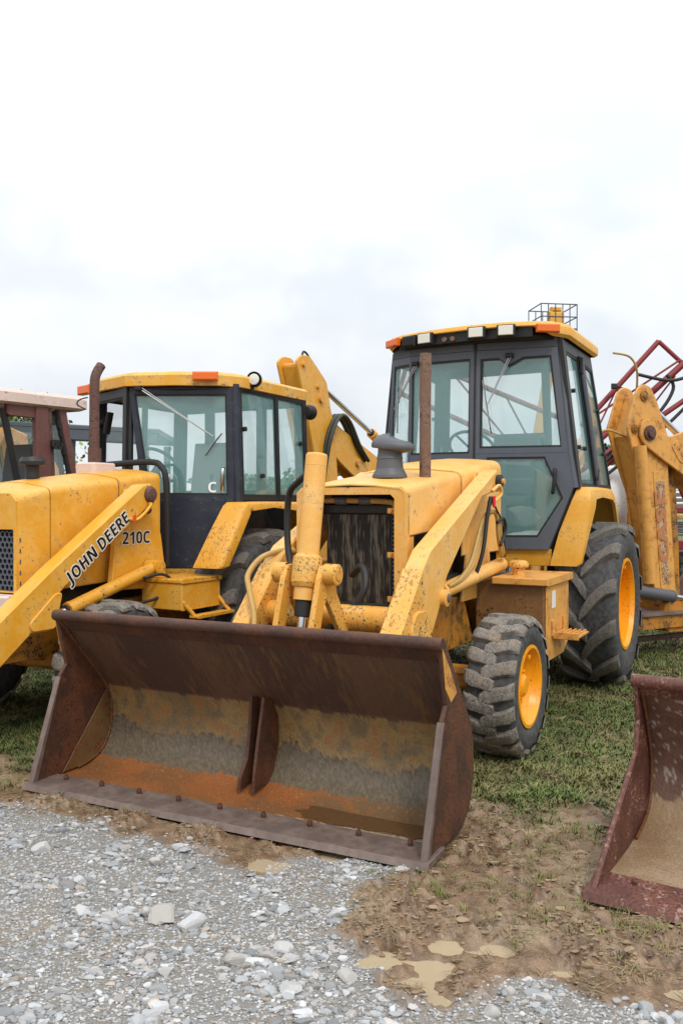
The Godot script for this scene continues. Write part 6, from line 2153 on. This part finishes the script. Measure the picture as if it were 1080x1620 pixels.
# ---------------------------------------------------------------- digging arm with worn lettering behind the right-hand wheel
func build_boom_behind() -> void:
	var T := thing("digging_arm", "orange yellow digging arm with worn red lettering behind the big rear tyre", "digging arm", Vector3(2.965, 0, -8.6), -62.0)
	var Y: Material = M.yellow_boom
	var b := B.new()
	for s in [-1.0, 1.0]:
		b = B.new()
		b.prism(rounded(P2([0.14, 2.66, 0.06, 2.72, -0.05, 2.70, -0.14, 2.56, -0.33, 2.15, -0.30, 1.90, -0.38, 1.05, -0.44, 0.47, -0.30, 0.44, -0.12, 0.66, 0.0, 1.64, 0.17, 2.0, 0.27, 2.28]), 0.04, 2), s * 0.11, s * 0.14, 0.006)
		var pl := part(b, "boom_plate", Y, T)
		b = B.new()
		b.prism(rounded(P2([-0.08, 1.86, -0.26, 1.86, -0.345, 0.62, -0.20, 0.66]), 0.05, 3), s * 0.14, s * 0.148, 0.003)
		part(b, "pressed_panel", Y, pl)
		for e in [[0.05, 2.60, 0.05], [0.18, 2.27, 0.04]]:
			b = B.new()
			b.lathe(P2([e[2], -0.01, e[2], 0.018, e[2] * 0.6, 0.02, e[2] * 0.55, 0.032, 0, 0.034]), Vector3(s * 0.14, e[1], e[0]), Vector3(s, 0, 0), 20)
			part(b, "pin", M.yellow_dirty, pl)
	b = B.new()
	b.prism(P2([0.05, 2.6, -0.1, 2.5, -0.28, 2.1, -0.30, 1.0, -0.36, 0.5, -0.2, 0.7, 0.02, 1.7, 0.2, 2.2]), -0.11, 0.11, 0.01)
	part(b, "boom_web", Y, T)
	b = B.new()
	b.prism(P2([-0.35, 2.1, -0.50, 1.9, -0.56, 1.1, -0.58, 0.5, -0.42, 0.5, -0.36, 1.1]), -0.06, 0.06, 0.01)
	part(b, "boom_back_flange", M.yellow_dirty, T)
	b = B.new()
	b.tube(V([Vector3(0.2, 2.1, 0.16), Vector3(0.2, 1.2, 0.06), Vector3(0.2, 0.75, 0.02)]), 0.06, 16)
	part(b, "boom_cylinder", Y, T)
	# lettering reads down the boom
	letters(T, "CASE", Vector3(0.1525, 1.30, -0.205), Vector3(0, 1, 0.11), Vector3(0, -0.11, 1).normalized(), 0.13, M.letter_faded, "lettering", 0.72, 0.6, 0.0, 0.003)
	b = B.new()
	b.prism(P2([-0.11, 1.76, -0.24, 1.76, -0.31, 0.72, -0.22, 0.72]), 0.148, 0.1505, 0.0)
	part(b, "worn_decal", M.decal_pale, T)
	# dipper
	for s in [-1.0, 1.0]:
		b = B.new()
		b.prism(rounded(P2([0.13, 2.33, 0.02, 2.38, -0.12, 2.26, -0.28, 2.20, -0.52, 2.28, -1.5, 2.0, -2.1, 1.5, -2.2, 1.3, -2.0, 1.25, -1.2, 1.55, -0.52, 1.80, -0.22, 1.95, 0.06, 2.10, 0.14, 2.20]), 0.05, 3), s * 0.155, s * 0.185, 0.006)
		var dl := part(b, "dipper_plate", Y, T)
		b = B.new()
		b.prism(rounded(P2([-0.28, 2.12, -0.36, 2.18, -0.55, 2.12, -0.60, 1.92, -0.42, 1.94]), 0.06, 4), s * 0.185, s * 0.193, 0.003)
		part(b, "pressed_panel", Y, dl)
		b = B.new()
		b.lathe(P2([0.075, -0.01, 0.075, 0.02, 0.05, 0.022, 0.045, 0.05, 0, 0.052]), Vector3(s * 0.185, 2.23, 0.02), Vector3(s, 0, 0), 22)
		part(b, "pivot_pin", M.stack_dark, dl)
	b = B.new()
	b.prism(P2([-0.3, 2.12, -0.52, 2.2, -1.5, 1.95, -2.1, 1.45, -1.2, 1.6, -0.5, 1.88]), -0.155, 0.155, 0.01)
	part(b, "dipper_web", Y, T)
	cylinder(T, "dipper_cylinder", Vector3(0, 1.75, -1.45), Vector3(0, 2.16, -0.75), 0.06, Vector3(0, 2.64, -0.02), 0.034, Y)
	# swing frame on the ground
	b = B.new()
	b.box(Vector3(0, 0.36, -0.75), Vector3(0.5, 0.12, 2.0), 0.02)
	b.box(Vector3(0, 0.40, -0.35), Vector3(0.44, 0.3, 0.3), 0.03)
	part(b, "swing_frame", M.yellow_dirty, T)
	b = B.new()
	b.box(Vector3(0, 0.445, -0.8), Vector3(0.56, 0.03, 2.0), 0.004)
	part(b, "top_flange", M.edge_steel, T)
	b = B.new()
	for z in [0.2, -1.65]:
		b.box(Vector3(0, 0.16, z), Vector3(0.3, 0.34, 0.12), 0.02)
	b.box(Vector3(0, 0.16, -0.7), Vector3(0.06, 0.05, 1.9), 0.01)
	part(b, "foot", M.stack_dark, T)
	cylinder(T, "swing_cylinder", Vector3(0.2, 0.69, 0.25), Vector3(0.2, 0.60, -0.30), 0.06, Vector3(0.2, 0.50, -1.0), 0.026, M.plastic_grey)
	b = B.new()
	b.prism(P2([-0.50, 0.45, -0.95, 0.9, -1.4, 0.95, -1.4, 0.45]), -0.14, -0.11, 0.004)
	part(b, "gusset", M.stack_dark, T)
	hose(T, [Vector3(0.0, 2.62, 0.0), Vector3(0.1, 2.85, 0.1), Vector3(0.1, 2.98, 0.2), Vector3(0.1, 3.0, 0.42)], 0.011, M.brass_line, "hydraulic_line")
	hose(T, [Vector3(0.05, 2.2, 0.2), Vector3(0.0, 2.25, 0.45), Vector3(0, 2.0, 0.75), Vector3(0, 1.7, 0.9)], 0.012, M.brass_line, "hydraulic_line")
	b = B.new()   # bucket tucked at the far end, resting on the ground
	b.prism(P2([-2.0, 1.35, -2.25, 1.3, -2.5, 0.7, -2.35, 0.1, -1.8, 0.0, -1.75, 0.1, -2.1, 0.3, -2.2, 0.8]), -0.3, 0.3, 0.01)
	part(b, "digging_bucket", M.rust, T)

# ---------------------------------------------------------------- crop sprayer behind the cab
func build_sprayer() -> void:
	var T := thing("crop_sprayer", "red crop sprayer with folded booms and white tank behind the cab", "sprayer", Vector3(3.5, 0, -11.2), 0.0)
	var R: Material = M.red
	var b := B.new()
	# folded lattice booms rising to the right
	for e in [[[-0.35, 2.55, 0.0], [0.65, 3.66, 0.0], 0.035, "boom_rail"], [[0.65, 3.66, 0.0], [1.02, 3.32, 0.0], 0.03, "boom_end"], [[1.02, 3.32, 0.0], [1.18, 3.12, 0.0], 0.03, "boom_end"], [[1.18, 3.12, 0.0], [1.3, 3.2, 0.0], 0.045, "boom_end"], [[-0.6, 1.95, 0.05], [0.98, 3.38, 0.05], 0.045, "boom_rail"], [[-0.7, 1.75, 0.1], [1.25, 3.08, 0.1], 0.035, "boom_rail"], [[-0.2, 1.95, 0.1], [0.4, 2.42, 0.1], 0.055, "boom_rail"], [[-0.3, 2.6, 0.0], [0.9, 3.4, 0.05], 0.014, "brace"], [[0.15, 3.1, 0.0], [-0.05, 2.45, 0.05], 0.014, "brace"], [[0.85, 3.2, 0.05], [0.15, 2.3, 0.1], 0.012, "brace"], [[0.1, 3.03, 0.0], [-0.4, 2.0, 0.05], 0.012, "brace"]]:
		b = B.new()
		b.rod(Vector3(e[0][0], e[0][1], e[0][2]), Vector3(e[1][0], e[1][1], e[1][2]), e[2], 8)
		part(b, e[3], R, T)
	for e in [[[-0.25, 1.95, 0.16], [0.5, 2.6, 0.16], [0.78, 3.0, 0.16], [0.7, 3.2, 0.16], [0.3, 3.22, 0.16]], [[0.3, 3.2, 0.2], [0.75, 3.12, 0.2], [1.1, 3.25, 0.2], [1.4, 3.5, 0.2]], [[-0.3, 1.72, 0.14], [0.6, 2.45, 0.14], [1.1, 2.95, 0.14], [1.35, 3.3, 0.14]]]:
		hose(T, [Vector3(e[0][0], e[0][1], e[0][2]), Vector3(e[1][0], e[1][1], e[1][2]), Vector3(e[2][0], e[2][1], e[2][2]), Vector3(e[3][0], e[3][1], e[3][2])], 0.022, M.hose)
	for e in [[0.02, 3.05], [1.2, 2.88], [0.2, 2.02], [0.62, 2.38]]:
		b = B.new()
		b.box(Vector3(e[0], e[1], 0.16), Vector3(0.07, 0.07, 0.06), 0.012)
		b.rod(Vector3(e[0] + 0.03, e[1], 0.16), Vector3(e[0] + 0.12, e[1] - 0.03, 0.16), 0.014, 6)
		part(b, "nozzle", M.black_rubber, T)
	# mirrored pair of booms folded to the other side, seen through the cab
	for e in [[[-0.4, 2.6, -0.2], [-2.6, 3.5, -0.2], 0.035], [[-0.5, 2.0, -0.2], [-2.7, 3.0, -0.2], 0.035], [[-2.6, 3.5, -0.2], [-2.75, 2.95, -0.2], 0.03], [[-1.3, 2.95, -0.2], [-0.9, 2.2, -0.2], 0.014], [[-2.0, 3.25, -0.2], [-1.3, 2.4, -0.2], 0.014]]:
		b = B.new()
		b.rod(Vector3(e[0][0], e[0][1], e[0][2]), Vector3(e[1][0], e[1][1], e[1][2]), e[2], 8)
		part(b, "boom_rail", R, T)
	# frame, tank and wheels
	b = B.new()
	b.lathe(P2([0, 0, 0.3, 0.01, 0.46, 0.06, 0.5, 0.14, 0.5, 1.3, 0.46, 1.4, 0.3, 1.46, 0, 1.47]), Vector3(-0.75, 1.55, -0.4), Vector3.RIGHT, 28)
	part(b, "tank", M.tank_white, T)
	b = B.new()
	b.box(Vector3(0.05, 1.0, 0.2), Vector3(2.4, 0.12, 0.12), 0.01)
	b.box(Vector3(0.05, 1.0, -0.9), Vector3(2.4, 0.12, 0.12), 0.01)
	b.box(Vector3(0.35, 2.25, 0.25), Vector3(0.7, 0.13, 0.1), 0.01)
	for x in [0.22, 0.62]:
		b.box(Vector3(x, 1.6, 0.25), Vector3(0.09, 1.3, 0.09), 0.01)
	b.rod(Vector3(0.62, 2.2, 0.25), Vector3(1.2, 1.0, 0.2), 0.03, 8)
	b.box(Vector3(0.9, 1.45, 0.25), Vector3(1.0, 0.08, 0.08), 0.01)
	part(b, "frame", R, T)
	hose(T, [Vector3(0.62, 2.1, 0.32), Vector3(0.7, 1.7, 0.34), Vector3(0.66, 1.3, 0.34), Vector3(0.75, 1.0, 0.3)], 0.025, M.hose)
	hose(T, [Vector3(0.5, 2.1, 0.32), Vector3(0.42, 1.7, 0.34), Vector3(0.5, 1.2, 0.34)], 0.02, M.hose)
	for s in [-1.0, 1.0]:
		wheel(T, Vector3(s * 1.05, 0.5, -0.3), s > 0.0, 0.5, 0.3, 0.27, "front", M.white_paint, M.lug_dark, 0.0)

# ---------------------------------------------------------------- background things
func build_background_things() -> void:
	# lift basket high behind the cab roof
	var T := thing("work_platform", "raised wire work basket with yellow control box above the cab roof", "work platform", Vector3(4.93, 0, -20.0), 8.0)
	var b := B.new()
	for y in [5.55, 5.82, 6.11]:
		for e in [[-0.43, -0.4, 0.43, -0.4], [0.43, -0.4, 0.43, 0.4], [0.43, 0.4, -0.43, 0.4], [-0.43, 0.4, -0.43, -0.4]]:
			b = B.new()
			b.rod(Vector3(e[0], y, e[1]), Vector3(e[2], y, e[3]), 0.014, 6)
			part(b, "rail", M.cab_grey, T)
	for k in 6:
		for z in [-0.4, 0.4]:
			b = B.new()
			b.rod(Vector3(-0.43 + 0.172 * k, 5.1, z), Vector3(-0.43 + 0.172 * k, 6.11, z), 0.012, 6)
			part(b, "upright", M.cab_grey, T)
	b = B.new()
	b.box(Vector3(0, 5.08, 0), Vector3(0.92, 0.06, 0.86), 0.01)
	part(b, "platform_floor", M.cab_grey, T)
	b = B.new()
	b.box(Vector3(-0.05, 5.72, 0.3), Vector3(0.36, 0.44, 0.2), 0.03)
	b.box(Vector3(-0.05, 6.0, 0.3), Vector3(0.24, 0.1, 0.16), 0.02)
	part(b, "control_box", M.yellow_deep, T)
	b = B.new()
	b.rod(Vector3(0, 5.05, 0), Vector3(-0.6, 0.8, -0.5), 0.12, 10)
	b.box(Vector3(-0.6, 0.55, -0.5), Vector3(1.2, 0.7, 1.6), 0.05)
	part(b, "mast", M.yellow_deep, T)
	b = B.new()
	for e in [[-0.55, 0.6], [0.55, 0.6], [-0.55, -0.6], [0.55, -0.6]]:
		b.lathe(P2([0, -0.1, 0.28, -0.1, 0.3, -0.08, 0.3, 0.08, 0.28, 0.1, 0, 0.1]), Vector3(-0.6 + e[0], 0.3, -0.5 + e[1]), Vector3.RIGHT, 20)
	part(b, "tyres", M.tyre, T)
	# open shed beyond the left machines
	T = thing("carport", "dark flat-roofed open shed far behind the left machines", "shed", Vector3(-5.1, 0, -18.0), 4.0)
	b = B.new()
	b.box(Vector3(0, 2.98, 0), Vector3(3.0, 0.10, 3.6), 0.02, Basis(Vector3(0, 0, 1), -0.05))
	part(b, "roof", M.cab_grey, T)
	b = B.new()
	b.box(Vector3(0, 2.84, 1.75), Vector3(2.9, 0.2, 0.08), 0.01, Basis(Vector3(0, 0, 1), -0.05))
	part(b, "fascia", M.cab_grey, T)
	for e in [[-1.3, 1.6], [-0.2, 1.6], [1.2, 1.6], [-1.3, -1.6], [1.2, -1.6]]:
		b = B.new()
		b.box(Vector3(e[0], 1.42, e[1]), Vector3(0.14, 2.84, 0.14), 0.01)
		part(b, "post", M.cab_grey, T)
	# pale wrapped heaps and tanks seen between the machines
	for e in [[0.25, -14.0, 0.8, 2.0, "white plastic storage tank glimpsed beyond the second loader's boom"], [-3.6, -17.5, 1.0, 2.0, "white tank standing beside the dark open shed"]]:
		b = B.new()
		b.lathe(P2([0, 0, e[2], 0.01, e[2], e[3] * 0.8, e[2] * 0.85, e[3] * 0.92, e[2] * 0.3, e[3], e[2] * 0.3, e[3] * 1.06, 0, e[3] * 1.07]), Vector3.ZERO, Vector3.UP, 28)
		var o := part(b, "storage_tank", M.tank_white, self)
		o.position = Vector3(e[0], 0, e[1])
		tag(o, e[4], "tank", "white tanks in the yard")
	# steel rails on the right
	var told := ["galvanised guard rail with two beams behind the digging arm", "farther galvanised guard rail beyond the gravel drive"]
	for k in 2:
		var z := -14.2 - 6.5 * k
		var g := thing("guard_rail", told[k], "guard rail", Vector3(5.6 + 2.0 * k, 0, z), -3.0, "guard rails on the right")
		for y in ([1.12, 1.62] if k == 0 else [1.5, 1.95]):
			b = B.new()
			for q in [-0.09, 0.0, 0.09]:
				b.rod(Vector3(-0.5, y + q, 0.02), Vector3(7.0, y + q, 0.02), 0.035, 8)
			b.box(Vector3(3.25, y, 0), Vector3(7.5, 0.26, 0.02), 0.003)
			part(b, "beam", M.galvanised, g)
		for i in 5:
			b = B.new()
			b.box(Vector3(-0.2 + 1.8 * i, 0.95 + 0.1 * k, -0.08), Vector3(0.09, 1.9 + 0.2 * k, 0.12), 0.008)
			part(b, "post", M.galvanised, g)
	b = B.new()
	b.box(Vector3(6.6, 1.32, -14.0), Vector3(3.0, 0.06, 0.3), 0.01)
	b.box(Vector3(5.4, 0.65, -14.0), Vector3(0.1, 1.3, 0.2), 0.01)
	b.box(Vector3(7.8, 0.65, -14.0), Vector3(0.1, 1.3, 0.2), 0.01)
	var pk := part(b, "plank_trestle", M.yellow_boom, self)
	tag(pk, "orange-brown plank on legs between the guard rail beams", "trestle")
	tree(Vector3(-9.0, 0, -24.0), 4.2, 1.5, "leafy green tree seen through the maroon cab", 900, 9)
	tree(Vector3(-17.0, 0, -42.0), 6.7, 1.8, "tall thin-topped tree far beyond the maroon roof", 700, 10)

func tree(at: Vector3, h: float, spread_r: float, label: String, leaves: int, sd: int) -> void:
	var T := thing("tree", label, "tree", at)
	var r := RandomNumberGenerator.new()
	r.seed = sd
	var b := B.new()
	b.tube(curve([Vector3.ZERO, Vector3(0.1, h * 0.3, 0), Vector3(-0.05, h * 0.6, 0.1), Vector3(0.05, h * 0.92, 0)], 4), [0.2, 0.19, 0.18, 0.17, 0.15, 0.14, 0.13, 0.12, 0.10, 0.08, 0.06, 0.04, 0.02], 8)
	var tips := []
	for k in 16:
		var y := h * lerpf(0.32, 0.9, k / 15.0)
		var w := r.randf() * TAU
		var L := spread_r * (1.0 - 0.6 * k / 15.0) * r.randf_range(0.6, 1.1)
		var tip := Vector3(cos(w) * L, y + L * 0.45, sin(w) * L)
		b.tube(V([Vector3(0, y, 0), Vector3(cos(w) * L * 0.5, y + L * 0.15, sin(w) * L * 0.5), tip]), [0.05, 0.035, 0.012], 6)
		tips.append(tip)
		tips.append(tip * Vector3(0.6, 1, 0.6))
	part(b, "trunk", M.bark, T)
	var leaf := std(Color.WHITE, 0.8)
	leaf.vertex_color_use_as_albedo = true
	leaf.cull_mode = BaseMaterial3D.CULL_DISABLED
	var c := B.new()
	c.use_c = true
	for k in leaves * 4:
		var t: Vector3 = tips[r.randi() % tips.size()]
		var p := t + Vector3(r.randfn(), r.randfn() * 0.7, r.randfn()) * spread_r * 0.26
		var e := Vector3(r.randfn(), r.randfn(), r.randfn()).normalized() * r.randf_range(0.05, 0.10)
		var f := e.cross(Vector3(r.randfn(), r.randfn(), r.randfn())).normalized() * e.length() * 0.7
		c.col = Color(0.16, 0.23, 0.07) * r.randf_range(0.6, 1.5)
		var nn := (Vector3.UP + e.normalized() * 0.6).normalized()
		c.tri(p - e, p + f, p + e, nn, nn, nn)
		c.tri(p - e, p + e, p - f, nn, nn, nn)
	part(c, "crown", leaf, T)
